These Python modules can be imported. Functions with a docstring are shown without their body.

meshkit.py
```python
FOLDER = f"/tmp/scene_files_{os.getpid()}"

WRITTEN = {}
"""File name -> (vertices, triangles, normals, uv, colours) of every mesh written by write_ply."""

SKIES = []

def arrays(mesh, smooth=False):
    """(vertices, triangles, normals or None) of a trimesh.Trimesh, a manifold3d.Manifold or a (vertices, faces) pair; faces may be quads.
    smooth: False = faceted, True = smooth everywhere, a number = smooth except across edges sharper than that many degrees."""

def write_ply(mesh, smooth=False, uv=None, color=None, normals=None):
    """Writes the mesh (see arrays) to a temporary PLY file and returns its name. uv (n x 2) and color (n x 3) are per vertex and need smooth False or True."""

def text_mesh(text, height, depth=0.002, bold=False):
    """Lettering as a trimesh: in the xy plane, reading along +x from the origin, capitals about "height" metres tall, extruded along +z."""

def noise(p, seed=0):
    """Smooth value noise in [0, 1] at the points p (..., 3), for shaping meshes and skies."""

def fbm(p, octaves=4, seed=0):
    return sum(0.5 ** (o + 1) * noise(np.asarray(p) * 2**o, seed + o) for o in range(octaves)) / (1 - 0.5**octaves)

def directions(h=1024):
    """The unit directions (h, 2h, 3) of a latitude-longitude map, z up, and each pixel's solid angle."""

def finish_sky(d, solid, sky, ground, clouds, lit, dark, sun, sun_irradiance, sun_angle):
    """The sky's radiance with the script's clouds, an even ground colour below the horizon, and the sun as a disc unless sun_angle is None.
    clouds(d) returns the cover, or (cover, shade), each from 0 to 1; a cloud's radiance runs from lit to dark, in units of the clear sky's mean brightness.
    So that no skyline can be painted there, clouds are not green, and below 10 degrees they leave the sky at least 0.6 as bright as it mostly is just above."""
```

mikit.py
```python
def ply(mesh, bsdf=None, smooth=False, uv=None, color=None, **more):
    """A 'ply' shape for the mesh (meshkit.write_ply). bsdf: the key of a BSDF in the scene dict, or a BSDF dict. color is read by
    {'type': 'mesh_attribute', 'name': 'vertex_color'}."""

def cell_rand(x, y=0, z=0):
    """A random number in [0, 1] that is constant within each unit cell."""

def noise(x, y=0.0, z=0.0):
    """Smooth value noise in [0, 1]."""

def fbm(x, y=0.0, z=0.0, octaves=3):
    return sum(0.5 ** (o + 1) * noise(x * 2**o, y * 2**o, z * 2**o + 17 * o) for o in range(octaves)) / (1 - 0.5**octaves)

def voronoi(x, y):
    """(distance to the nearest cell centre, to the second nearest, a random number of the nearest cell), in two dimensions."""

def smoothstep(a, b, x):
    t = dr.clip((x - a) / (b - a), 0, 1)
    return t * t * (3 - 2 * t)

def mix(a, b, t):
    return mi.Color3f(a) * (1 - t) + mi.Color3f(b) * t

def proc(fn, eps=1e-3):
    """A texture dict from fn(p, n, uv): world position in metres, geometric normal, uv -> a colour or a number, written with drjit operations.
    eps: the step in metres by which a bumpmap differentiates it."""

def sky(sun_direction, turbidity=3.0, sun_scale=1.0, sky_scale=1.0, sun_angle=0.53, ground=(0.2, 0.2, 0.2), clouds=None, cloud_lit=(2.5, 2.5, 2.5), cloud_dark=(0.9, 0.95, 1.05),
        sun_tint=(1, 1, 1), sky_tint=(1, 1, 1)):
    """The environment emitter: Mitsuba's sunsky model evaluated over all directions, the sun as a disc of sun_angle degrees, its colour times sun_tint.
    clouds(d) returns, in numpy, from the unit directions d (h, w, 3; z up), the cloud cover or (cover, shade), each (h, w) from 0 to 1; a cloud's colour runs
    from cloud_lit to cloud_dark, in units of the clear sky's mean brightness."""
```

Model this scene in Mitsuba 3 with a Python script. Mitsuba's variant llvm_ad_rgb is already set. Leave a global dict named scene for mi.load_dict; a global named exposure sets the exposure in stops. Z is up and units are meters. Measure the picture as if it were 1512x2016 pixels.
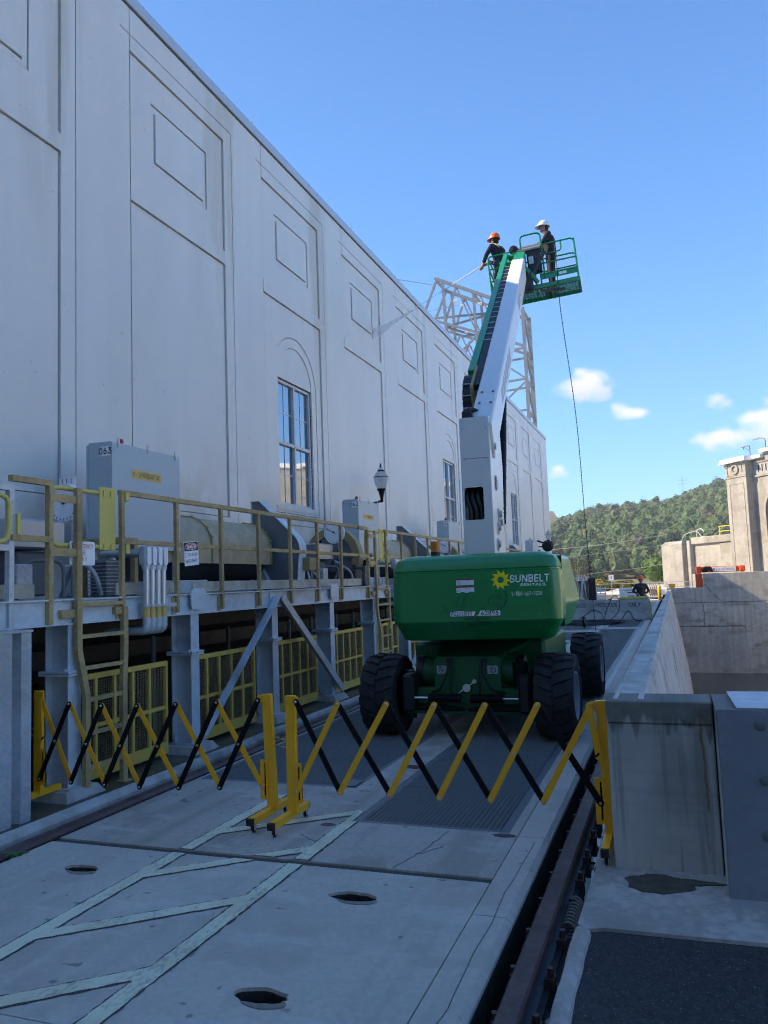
import math, random
import numpy as np, trimesh, drjit as dr, mitsuba as mi, mikit, meshkit
import manifold3d as m3
from shapely.geometry import Polygon, Point, LineString, box as sbox
from shapely.ops import unary_union
from shapely import affinity
T = mi.ScalarTransform4f
scene, labels = {}, {}
rng = random.Random(7)
nrng = np.random.default_rng(7)

# ------------------------------------------------------------------ camera, sky, exposure
fwd, upv = np.array([-0.3394, 0.9363, 0.0905]), [0.065, -0.072, 0.995]
scene['camera'] = {'type': 'perspective', 'fov': 51.99, 'fov_axis': 'x', 'near_clip': 0.05, 'far_clip': 5000,
                   'to_world': T().look_at(origin=[0, 0, 1.75], target=[float(fwd[0]), float(fwd[1]), 1.75 + float(fwd[2])], up=upv)}


def clouds(d):
    az, el = np.degrees(np.arctan2(d[..., 0], d[..., 1])), np.degrees(np.arcsin(np.clip(d[..., 2], -1, 1)))
    n = meshkit.fbm(np.stack([az * 0.55, el * 0.9, 0 * az], -1), 5, 3)
    n2 = meshkit.fbm(np.stack([az * 0.25 + 40, el * 0.4, 0 * az], -1), 4, 9)
    spots = [(-4.7, 13.3, 2.1, .9, .85), (-2.0, 11.25, 1.6, .75, .85), (3.4, 11.2, 1.5, .7, .75), (7.6, 8.6, 4.8, 2.5, 1.1), (-7.2, 7.4, .6, .4, .6),
             (38, 12, 7, 2.2, 1), (60, 9, 9, 2.5, 1), (95, 14, 8, 2.5, 1), (-60, 12, 8, 2, 1), (-110, 10, 9, 2.4, 1), (150, 12, 10, 2.4, 1), (-150, 14, 7, 2, 1), (22, 17, 3, 1, .8)]
    cov, shade = 0 * az, 0 * az
    for a, e, wa, we, k in spots:
        da = (az - a + 180) % 360 - 180
        r2 = (da / wa) ** 2 + ((el - e) / we) ** 2
        c = np.clip((k * (1 - r2 * .75) + (n - .5) * 3.0 + (n2 - .5) * 1.2 - .25) * 1.0, 0, 1) * (r2 < 2.2)
        cov = np.maximum(cov, c * .93)
        shade = np.maximum(shade, np.clip(.5 - (el - e) / we * .5 + (n2 - .5), 0, .8) * (c > 0))
    return cov, shade


scene['sky'] = mikit.sky((-1.0, -0.15, 0.72), turbidity=2.6, sun_scale=1.05, sky_scale=1.12, clouds=clouds, cloud_lit=(2.1, 2.1, 2.1), cloud_dark=(1.6, 1.6, 1.7), sky_tint=(0.64, 0.93, 1.22))
exposure = 2.6

# ------------------------------------------------------------------ materials
ns, fbm, mixc, sst = mikit.noise, mikit.fbm, mikit.mix, mikit.smoothstep


def rgb(c):
    return c if isinstance(c, dict) else {'type': 'rgb', 'value': list(c)}


def mat(name, color, rough=.6, bump=None, bscale=1.0, **kw):
    b = {'type': 'principled', 'base_color': rgb(color), 'roughness': rough, **kw}
    if bump is not None:
        b = {'type': 'bumpmap', 'scale': bscale, 'texture': bump, 'bsdf': b}
    scene['m_' + name] = b
    return 'm_' + name


def mottled(a, b, f=2.0, f2=22.0, streak=0.0, w=.5, dark=None, amt=0.0):
    """two tones mixed by coarse and fine noise, with vertical streaks and darker stains"""
    def fn(p, n, uv):
        t = fbm(p.x * f, p.y * f, p.z * f, 4) * (1 - w) + fbm(p.x * f2, p.y * f2, p.z * f2, 3) * w
        if streak:
            s = fbm(p.x * 7 + p.y * 7, p.z * .45, 3.3, 3)
            t = t * (1 - streak) + s * streak
        c = mixc(a, b, sst(.3, .7, t))
        if dark is not None:
            s = fbm(p.x * 1.3 + 9, p.y * 1.3, p.z * 1.7, 4)
            c = mixc(c, dark, sst(.52, .75, s) * amt)
        return c
    return mikit.proc(fn)


def rough_bump(f=40.0, f2=8.0):
    return mikit.proc(lambda p, n, uv: fbm(p.x * f, p.y * f, p.z * f, 3) * .6 + fbm(p.x * f2, p.y * f2, p.z * f2, 2) * .8)


grain = rough_bump(70, 12)
def deck_tone(a, b, stain, amt):
    def fn(p, n, uv):
        c = mixc(a, b, sst(.28, .72, fbm(p.x * 1.3, p.y * 1.3, 1.0, 4) * .6 + fbm(p.x * 45, p.y * 45, 2.0, 2) * .4))
        track = fbm(p.x * 8, p.y * .35, 5.0, 4)                     # scuffs left along the traffic direction
        c = mixc(c, stain, sst(.52, .82, track) * amt * .8)
        blot = fbm(p.x * 3.2 + 7, p.y * 3.2, 9.0, 4)
        c = mixc(c, stain, sst(.6, .74, blot) * amt * .8)
        spot = ns(p.x * 13, p.y * 13, 4.0)
        c = mixc(c, (.10, .095, .085), sst(.93, .965, spot) * .6)
        return mixc(c, (.62, .6, .56), sst(.62, .8, fbm(p.x * 2.3, p.y * 6, 3.0, 4)) * .25)
    return mikit.proc(fn)


mat('deck', deck_tone((.455, .42, .355), (.525, .485, .415), (.345, .315, .26), .38), .75, rough_bump(140, 40), .0014)
mat('deck_worn', deck_tone((.37, .34, .285), (.45, .415, .355), (.25, .225, .185), .65), .8, rough_bump(110, 30), .0025)
mat('oldconc', mottled((.36, .345, .31), (.53, .515, .47), 1.6, 13, streak=.45, dark=(.11, .105, .09), amt=.6), .85, grain, .005)
mat('paleconc', mottled((.33, .31, .27), (.48, .455, .405), 3, 25, dark=(.2, .19, .16), amt=.5), .85, grain, .006)
mat('pitconc', mottled((.33, .32, .295), (.47, .455, .42), .6, 5, streak=.5, dark=(.2, .19, .165), amt=.6), .9, grain, .004)
mat('darkconc', mottled((.10, .095, .085), (.26, .25, .23), 3, 14, streak=.5, dark=(.07, .065, .05), amt=.6), .85, grain, .005)
def blockface(p, n, uv):
    base = mixc((.38, .365, .325), (.52, .50, .45), sst(.3, .7, fbm(p.x * 3, p.z * 2, p.y * 3, 4)))
    drip = fbm(p.x * 26, p.z * .9, 2.0, 4)
    c = mixc(base, (.56, .545, .5), sst(.5, .8, drip) * .6)
    c = mixc(c, (.26, .245, .21), sst(.52, .72, fbm(p.x * 34 + 5, p.z * 1.6, 7.0, 3)) * .55)
    form = fbm(p.x * 1.5, p.z * 55, 4.0, 2)
    c = mixc(c, (.2, .19, .17), sst(.5, .85, form) * .16)
    top = sst(.80, .86, p.z + (fbm(p.x * 22, p.z * 4, 1.0, 3) - .5) * .22)
    c = mixc(c, mixc((.085, .08, .065), (.24, .225, .19), fbm(p.x * 9, p.z * 12, 5.0, 4)), top * .9)
    rust = sst(.012, .004, dr.abs(p.x - .10 - (fbm(p.z * 9, 1.0, 2.0, 3) - .5) * .03)) * sst(.35, .6, fbm(p.z * 7, 3.0, 1.0, 3))
    return mixc(c, (.24, .1, .045), rust * .7)


mat('blockface', mikit.proc(blockface), .85, rough_bump(90, 30), .004)
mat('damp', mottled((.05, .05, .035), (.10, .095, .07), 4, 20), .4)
mat('mould_shade', mottled((.012, .012, .01), (.035, .034, .028), 5, 25), .7)  # near black: shade of trench and holes painted in, plus mouldy beam face


def stucco(p, n, uv):
    t = fbm(p.y * .9, p.z * .35, p.x, 4)
    s = fbm(p.y * 5, p.z * .22, 1.7, 3)
    c = mixc((.655, .645, .60), (.71, .70, .655), sst(.25, .75, t * .75 + s * .25))
    bay = (p.y - 9.706) / 4.235
    fr = bay - dr.floor(bay)
    rust = sst(.38, .66, fbm(p.y * 2.6 + 3, p.z * .3, 4.1, 4)) * sst(5.6, 8.2, p.z) * sst(.36, .62, fr) * sst(.8, .7, fr) * sst(.3, .6, ns(dr.floor(bay) * 3.7, 1.5))
    c = mixc(c, (.46, .385, .27), rust * .45)
    speck = ns(p.y * 16, p.z * 16, 3.0)
    c = mixc(c, (.2, .18, .15), sst(.97, .99, speck) * .5)
    low = sst(4.6, 2.6, p.z) * sst(.42, .7, fbm(p.y * 1.5, p.z * 1.2, 8.0, 4))
    return mixc(c, (.46, .41, .33), low * .6)


mat('stucco', mikit.proc(stucco), .42, rough_bump(26, 3), .0015, specular=.6)
mat('stucco_gap', (.1, .095, .09), .9)
mat('sunconc', mottled((.25, .238, .215), (.37, .355, .325), .7, 5, streak=.6, dark=(.2, .17, .12), amt=.4), .9)
mat('asphalt', mikit.proc(lambda p, n, uv: mixc(mixc((.018, .019, .021), (.05, .05, .052), fbm(p.x * 60, p.y * 60, p.z * 60, 2)), (.22, .215, .2), sst(.84, .92, ns(p.x * 170, p.y * 170, 3.1)) * .7)), .8, rough_bump(110, 30), .006)


def paint_worn(p, n, uv):
    w = sst(.5, .8, fbm(p.x * 70, p.y * 40, 1.0, 4) * .6 + fbm(p.x * 9, p.y * 5, 2.0, 3) * .4)
    y = sst(.45, .7, fbm(p.x * 3, p.y * 3, 5.0, 3))
    return mixc(mixc((.66, .67, .49), (.60, .57, .39), y * .8), (.34, .34, .30), w * .8)


mat('line', mikit.proc(paint_worn), .7)
mat('line_edge', (.07, .07, .065), .9)
mat('crack', (.13, .125, .115), .95)
mat('patch', mottled((.17, .155, .125), (.25, .23, .19), 6, 30), .8)
mat('plate', mottled((.20, .225, .25), (.26, .285, .31), 1.5, 25, streak=.4), .5)
mat('galv', mottled((.46, .49, .51), (.60, .625, .64), 2.5, 30, dark=(.16, .19, .16), amt=.35), .5, metallic=.25)
mat('steelblue', mottled((.48, .54, .58), (.62, .67, .70), 2.0, 18, streak=.4, dark=(.2, .24, .2), amt=.5), .45)
mat('cabinet', (.44, .51, .54), .4)
mat('oldyellow', mottled((.34, .24, .10), (.52, .38, .17), 5, 30, streak=.3, dark=(.16, .12, .07), amt=.5), .6)
mat('gateyellow', (.62, .52, .13), .45)
mat('meshyellow', (.66, .46, .09), .6)
mat('newyellow', (.92, .44, .012), .38)
mat('bollard', (.8, .5, .05), .4)
mat('toeboard', mottled((.40, .345, .265), (.54, .475, .37), 3, 20, streak=.4), .7)
mat('tan', (.33, .255, .12), .6)
mat('drumcover', mottled((.33, .275, .165), (.44, .37, .235), 1.0, 10, streak=.0), .5)
mat('greysteel', (.16, .172, .18), .5)
mat('darksteel', (.035, .038, .042), .5)
mat('black', (.012, .012, .014), .45)
mat('blackpaint', (.006, .0055, .0065), .5, specular=.15)
mat('rubber', mottled((.014, .014, .016), (.03, .03, .032), 6, 40), .75)
mat('gratesteel', (.21, .235, .235), .5, metallic=.2)
mat('rustrail', mottled((.075, .038, .034), (.12, .068, .06), 8, 50, dark=(.05, .03, .025), amt=.5), .5)
mat('green', (.003, .215, .05), .22, clearcoat=1.0, clearcoat_gloss=.93, specular=.5)
mat('greenshade', (.004, .11, .034), .42, clearcoat=.2)  # darker copy of the green: chassis shade painted into the colour
mat('greensun', (.004, .25, .09), .28, clearcoat=.6)  # brighter copy of the green: sunlight on the raised parts painted in
mat('white', (.68, .68, .66), .3, clearcoat=.5, clearcoat_gloss=.9)
mat('decalwhite', (.86, .86, .86), .5)
mat('decalgrey', (.4, .42, .44), .5)
mat('decalyellow', (.92, .72, .01), .45)
mat('labelyellow', (.68, .47, .14), .5)
mat('ink', (.012, .013, .016), .6)
mat('signred', (.42, .02, .03), .5)
mat('red', (.4, .01, .01), .25, specular=.6)
mat('amber', (.75, .2, .01), .2, spec_trans=.3)
mat('chrome', (.7, .7, .72), .15, metallic=1.0)
mat('alu', (.5, .52, .54), .42, metallic=.85)
mat('coping', (.55, .58, .6), .35, metallic=.4)
mat('conduit', (.62, .64, .66), .3, metallic=.55)
mat('truss', (.28, .29, .30), .55)
mat('whitemetal', (.78, .78, .76), .4)
mat('orange', (.75, .1, .015), .35, clearcoat=.5)
mat('helmetorange', (.85, .16, .02), .35)
mat('helmetwhite', (.8, .8, .8), .35)
mat('navy', (.014, .016, .028), .85)
mat('trouser', (.06, .06, .075), .85)
mat('skin', (.42, .23, .16), .5)
mat('hair', (.03, .02, .015), .8)
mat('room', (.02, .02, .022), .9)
mat('mullion', (.55, .56, .56), .4)
mat('frameside', (.1, .1, .1), .5)
scene['m_fern'] = {'type': 'twosided', 'bsdf': {'type': 'principled', 'base_color': rgb((.05, .13, .025)), 'roughness': .6}}
mat('bark', (.09, .07, .05), .9)
mat('earth', mottled((.06, .07, .035), (.12, .11, .06), .02, .3), .95)
mat('embank', mottled((.34, .28, .2), (.45, .38, .29), .05, .6), .95)
mat('farpave', mottled((.38, .36, .32), (.48, .45, .4), .3, 4), .9)
mat('greybrown', (.25, .22, .18), .8)
mat('cable', (.45, .45, .44), .6)
scene['m_glass'] = {'type': 'twosided', 'bsdf': {'type': 'principled', 'base_color': rgb((.38, .42, .46)), 'metallic': 1.0, 'roughness': .035}}
scene['m_globe'] = {'type': 'principledthin', 'base_color': rgb((.75, .78, .8)), 'roughness': .25, 'diff_trans': 1.1, 'spec_trans': .35}
scene['m_water'] = {'type': 'principled', 'base_color': rgb((.012, .017, .014)), 'roughness': .12, 'specular': .5}
scene['m_puddle'] = {'type': 'principled', 'base_color': rgb((.01, .011, .012)), 'roughness': .03, 'specular': .6}
scene['m_leaf'] = {'type': 'twosided', 'bsdf': {'type': 'principled', 'base_color': {'type': 'mesh_attribute', 'name': 'vertex_color'}, 'roughness': .7, 'specular': .25}}
scene['m_spray'] = {'type': 'blendbsdf', 'weight': .16, 'a': {'type': 'null'}, 'b': {'type': 'twosided', 'bsdf': {'type': 'diffuse', 'reflectance': rgb((.85, .87, .9))}}}


def m_(k):
    return 'm_' + k


# ------------------------------------------------------------------ registry
counts = {}


def uniq(name):
    n = counts.get(name, -1) + 1
    counts[name] = n
    return name if n == 0 else f'{name}_{n:03d}'


def thing(name, label, cat, group=None):
    k = uniq(name)
    labels[k] = {'label': label, 'category': cat}
    if group:
        labels[k]['group'] = group
    return k


def struct(name):
    k = uniq(name)
    labels[k] = {'kind': 'structure'}
    return k


def D(mesh, material, smooth=False, **kw):
    return mikit.ply(mesh, m_(material), smooth=smooth, **kw)


def part(parent, name, mesh, material=None, smooth=False, tw=None, label=None, kind=None):
    k = uniq(parent + '__' + name)
    d = dict(mesh) if isinstance(mesh, dict) else D(mesh, material, smooth)
    if tw is not None:
        d['to_world'] = tw
    scene[k] = d
    if label or kind:
        labels[k] = {}
        if label:
            labels[k]['label'] = label
        if kind:
            labels[k]['kind'] = kind
    return k


def solo(name, label, cat, mesh, material=None, smooth=False, group=None, tw=None):
    k = thing(name, label, cat, group)
    d = dict(mesh) if isinstance(mesh, dict) else D(mesh, material, smooth)
    if tw is not None:
        d['to_world'] = tw
    scene[k] = d
    return k


def sstruct(name, mesh, material=None, smooth=False):
    k = struct(name)
    scene[k] = dict(mesh) if isinstance(mesh, dict) else D(mesh, material, smooth)
    return k


# ------------------------------------------------------------------ mesh helpers
def cat(*ms):
    out = []
    for m in ms:
        out += m if isinstance(m, (list, tuple)) else [m]
    return trimesh.util.concatenate(out) if len(out) > 1 else out[0]


BF = np.array([[0, 1, 3], [0, 3, 2], [4, 6, 7], [4, 7, 5], [0, 4, 5], [0, 5, 1], [2, 3, 7], [2, 7, 6], [0, 2, 6], [0, 6, 4], [1, 5, 7], [1, 7, 3]])


def bx(x0, x1, y0, y1, z0, z1):
    v = np.array([[x, y, z] for x in (x0, x1) for y in (y0, y1) for z in (z0, z1)], float)
    return trimesh.Trimesh(v, BF, process=False)


def rbx(x0, x1, y0, y1, z0, z1, r=.01):
    """box with chamfered edges"""
    pts = []
    for sx, X in ((1, x0), (-1, x1)):
        for sy, Y in ((1, y0), (-1, y1)):
            for sz, Z in ((1, z0), (-1, z1)):
                pts += [[X, Y + sy * r, Z + sz * r], [X + sx * r, Y, Z + sz * r], [X + sx * r, Y + sy * r, Z]]
    return trimesh.convex.convex_hull(np.array(pts))


def frame(p0, p1, up=(0, 0, 1)):
    p0, p1 = np.array(p0, float), np.array(p1, float)
    t = p1 - p0
    L = np.linalg.norm(t)
    t /= L
    up = np.array(up, float)
    if abs(t @ up) > .98:
        up = np.array([0, 1., 0]) if abs(t[1]) < .9 else np.array([1., 0, 0])
    a = np.cross(up, t); a /= np.linalg.norm(a)
    b = np.cross(t, a)
    return p0, t, a, b, L


def bar(p0, p1, w, h=None, up=(0, 0, 1)):
    """rectangular bar from p0 to p1, w across (horizontal), h along up"""
    h = w if h is None else h
    p0, t, a, b, L = frame(p0, p1, up)
    v = np.array([p0 + t * s + a * i * w / 2 + b * j * h / 2 for i in (-1, 1) for s in (0, L) for j in (-1, 1)])
    m = trimesh.Trimesh(v, BF, process=False)
    if m.volume < 0:
        m.invert()
    return m


def angle_bar(p0, p1, w, th, up=(0, 0, 1)):
    """an angle section: two legs w wide"""
    q0, t, a, b, L = frame(p0, p1, up)
    p0, p1 = q0, q0 + t * L
    return cat(bar(p0 + b * w / 2, p1 + b * w / 2, th, w, up), bar(p0 + a * (w / 2 + th / 2), p1 + a * (w / 2 + th / 2), w, th, up))


def tube(pts, r, n=10, close=True):
    p = np.asarray(pts, float)
    t = np.gradient(p, axis=0)
    t /= np.linalg.norm(t, axis=1, keepdims=True) + 1e-12
    r = np.broadcast_to(r, (len(p),))
    a = np.zeros_like(p)
    ref = np.array([0, 0, 1.]) if abs(t[0][2]) < .9 else np.array([1., 0, 0])
    for i in range(len(p)):
        ref = ref - t[i] * (ref @ t[i])
        ref /= np.linalg.norm(ref)
        a[i] = ref
    b = np.cross(t, a)
    ang = np.arange(n) * 2 * np.pi / n
    v = p[:, None] + r[:, None, None] * (np.cos(ang)[None, :, None] * a[:, None] + np.sin(ang)[None, :, None] * b[:, None])
    v = v.reshape(-1, 3)
    f = []
    for i in range(len(p) - 1):
        for j in range(n):
            k = (j + 1) % n
            f += [[i * n + j, i * n + k, (i + 1) * n + k], [i * n + j, (i + 1) * n + k, (i + 1) * n + j]]
    if close:
        v = np.vstack([v, p[:1], p[-1:]])
        c0, c1, e = len(v) - 2, len(v) - 1, (len(p) - 1) * n
        for j in range(n):
            k = (j + 1) % n
            f += [[c0, k, j], [c1, e + j, e + k]]
    return trimesh.Trimesh(v, np.array(f), process=False)


def bend(pts, r=.08, n=5):
    """polyline with rounded corners"""
    p = [np.array(q, float) for q in pts]
    out = [p[0]]
    for i in range(1, len(p) - 1):
        d0, d1 = p[i - 1] - p[i], p[i + 1] - p[i]
        rr = min(r, np.linalg.norm(d0) * .45, np.linalg.norm(d1) * .45)
        a, b = p[i] + d0 / np.linalg.norm(d0) * rr, p[i] + d1 / np.linalg.norm(d1) * rr
        for s in np.linspace(0, 1, n):
            out.append((1 - s) ** 2 * a + 2 * s * (1 - s) * p[i] + s * s * b)
    out.append(p[-1])
    return np.array(out)


def smooth_path(pts, n=8):
    """Catmull-Rom through points"""
    p = np.array(pts, float)
    q = np.vstack([2 * p[0] - p[1], p, 2 * p[-1] - p[-2]])
    out = []
    for i in range(1, len(q) - 2):
        for s in np.linspace(0, 1, n, endpoint=False):
            a, b, c, d = q[i - 1], q[i], q[i + 1], q[i + 2]
            out.append(.5 * ((2 * b) + (c - a) * s + (2 * a - 5 * b + 4 * c - d) * s * s + (3 * b - a - 3 * c + d) * s ** 3))
    out.append(p[-1])
    return np.array(out)


def cyl(p0, p1, r, n=20):
    return tube([p0, p1], r, n)


def ext(poly, h, place='z', off=0.0):
    """extrude a shapely polygon (u,v) by h. place: 'z' -> (u,v,off..off+h); 'x' -> u=y, v=z, along x; 'y' -> u=x, v=z, along y"""
    gs = getattr(poly, 'geoms', [poly])
    m = cat([trimesh.creation.extrude_polygon(g, h, engine='earcut') for g in gs if g.area > 1e-9])
    v = np.array(m.vertices)
    if place == 'z':
        w = v + [0, 0, off]
    elif place == 'x':
        w = np.stack([v[:, 2] + off, v[:, 0], v[:, 1]], 1)
    else:
        w = np.stack([v[:, 0], v[:, 2] + off, v[:, 1]], 1)
    m = trimesh.Trimesh(w, np.array(m.faces), process=False)
    if m.volume < 0:
        m.invert()
    return m


def lathe(prof, n=24, axis='z', at=(0, 0, 0)):
    pr = np.array(prof, float)
    ang = np.arange(n) * 2 * np.pi / n
    v = np.stack([pr[:, None, 0] * np.cos(ang), pr[:, None, 0] * np.sin(ang), np.broadcast_to(pr[:, None, 1], (len(pr), n))], -1).reshape(-1, 3)
    f = []
    for i in range(len(pr) - 1):
        for j in range(n):
            k = (j + 1) % n
            f += [[i * n + j, i * n + k, (i + 1) * n + k], [i * n + j, (i + 1) * n + k, (i + 1) * n + j]]
    if axis == 'x':
        v = v[:, [2, 0, 1]]
    elif axis == 'y':
        v = v[:, [1, 2, 0]]
    m = trimesh.Trimesh(v + np.array(at), np.array(f), process=False)
    if m.volume < 0:
        m.invert()
    return m


def text_on(text, h, at, face, depth=.002, bold=True, width=None, center=True, slant=0.0):
    """lettering at a point: face '-y' (reads along +x) or '+x' (reads along +y)"""
    m = meshkit.text_mesh(text, h, depth, bold)
    v = np.array(m.vertices)
    v[:, 0] -= v[:, 0].min()
    if width:
        v[:, 0] *= width / v[:, 0].max()
    v[:, 0] += v[:, 1] * slant
    if center:
        v[:, 0] -= v[:, 0].max() / 2
    w = np.stack([v[:, 0], -v[:, 2], v[:, 1]], 1) if face == '-y' else np.stack([v[:, 2], v[:, 0], v[:, 1]], 1)
    m = trimesh.Trimesh(w + np.array(at, float), np.array(m.faces), process=False)
    return m


def rot(mesh, deg, axis, about=(0, 0, 0)):
    m = mesh.copy()
    m.apply_transform(trimesh.transformations.rotation_matrix(math.radians(deg), axis, about))
    return m


def moved(mesh, x=0, y=0, z=0):
    m = mesh.copy()
    m.vertices = np.array(m.vertices) + [x, y, z]
    return m


def arc(cx, cy, r, a0, a1, n=12):
    return [(cx + r * math.cos(math.radians(a)), cy + r * math.sin(math.radians(a))) for a in np.linspace(a0, a1, n)]


def hullpts(pts):
    return trimesh.convex.convex_hull(np.array(pts, float))

# ================================================================== SETTING: ground, deck, trench
gs_ = 2500
sstruct('ground', bx(-gs_, gs_, -400, gs_, -8, -7), 'earth')
# ---- deck slabs with openings for the gratings, joints recessed
deck = struct('deck')
holes = [(-1.79, 3.15, .13, .068), (-1.81, 4.255, .145, .07), (-3.69, 4.235, .13, .062)]
wob = lambda cx, cy, rx, ry, s, k=.18: Polygon([(cx + rx * math.cos(t) * (1 + k * (random.Random(s * 99 + i).random() - .5)), cy + ry * math.sin(t) * (1 + k * (random.Random(s * 77 + i).random() - .5))) for i, t in enumerate(np.linspace(0, 2 * math.pi, 22, endpoint=False))]).buffer(0)
hp = unary_union([wob(*h, i) for i, h in enumerate(holes)])
GR = [(-2.36, 5.56, -1.18, 26.9), (-2.36, 27.9, -1.1, 31.6)]
GL = [(-4.27, 6.46, -2.69, 21.8), (-4.27, 22.5, -2.55, 25.7), (-4.27, 26.6, -2.5, 31.6)]
openings = unary_union([sbox(*g) for g in GR + GL])
cuts = [-3, 2.712, 4.64]
part(deck, 'slab', ext(sbox(-4.3, -3, -1.115, 2.708).difference(hp), .3, 'z', -.3), 'deck')
part(deck, 'slab', ext(sbox(-4.3, 2.715, -1.115, 4.64).difference(hp), .3, 'z', -.3), 'deck')
part(deck, 'sealant', bx(-4.3, -1.115, 4.64, 4.715, -.3, -.012), 'line_edge')
ys = [4.715, 9.2, 13.6, 18.0, 22.4, 26.8, 31.2, 40, 52, 75]
for a, b in zip(ys[:-1], ys[1:]):
    part(deck, 'slab', ext(sbox(-4.3, a, -1.115, b - .006).difference(openings), .3, 'z', -.3), 'deck_worn')
ye = [-3, 4.2, 5.51, 9.8, 14, 20, 30, 42, 56, 75]
for a, b in zip(ye[:-1], ye[1:]):
    part(deck, 'edge_beam', ext(Polygon([(-1.108, -.3), (-1.108, 0), (-.93, 0), (-.9, -.03), (-.9, -.4), (-1.0, -.4)]), b - a - .007, 'y', a), 'deck')
    part(deck, 'beam_face', bx(-.8999, -.896, a, b - .007, -.4, -.05), 'mould_shade')  # thin near black sheet: mouldy stain with the trench shade painted in
part(deck, 'underside', bx(-4.3, -.95, -3, 75, -.62, -.55), 'darksteel')
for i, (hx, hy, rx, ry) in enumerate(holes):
    part(deck, 'recess_bottom', bx(hx - .2, hx + .2, hy - .12, hy + .12, -.299, -.28), 'black')  # bottom coloured black to stand for the shade inside the hole
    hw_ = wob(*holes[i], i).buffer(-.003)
    part(deck, 'recess_wall', ext(hw_.difference(hw_.buffer(-.006)), .265, 'z', -.28), 'mould_shade')  # added sleeve, near black to paint shade on the hole sides
    part(deck, 'patch', ext(wob(hx + .04, hy - .05, rx * .8, ry * .75, i + 5, .1).difference(wob(*holes[i], i)), .003, 'z', .001), 'patch')
for i, (x, y, rx, ry) in enumerate([(-2.50, 5.45, .06, .035), (-1.2, 5.5, .075, .04), (-2.45, 7.3, .11, .07)]):
    part(deck, 'rust_spot', ext(wob(x, y, rx, ry, i + 31, .5), .002, 'z', .001), 'rustrail')


def crack(pts, w, seed):
    r = random.Random(seed)
    P = []
    for (x0, y0), (x1, y1) in zip(pts[:-1], pts[1:]):
        for s in np.linspace(0, 1, 7, endpoint=False):
            P.append((x0 + (x1 - x0) * s + r.uniform(-.012, .012), y0 + (y1 - y0) * s + r.uniform(-.012, .012)))
    P.append(pts[-1])
    return LineString(P).buffer(w / 2, cap_style=2)


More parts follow.
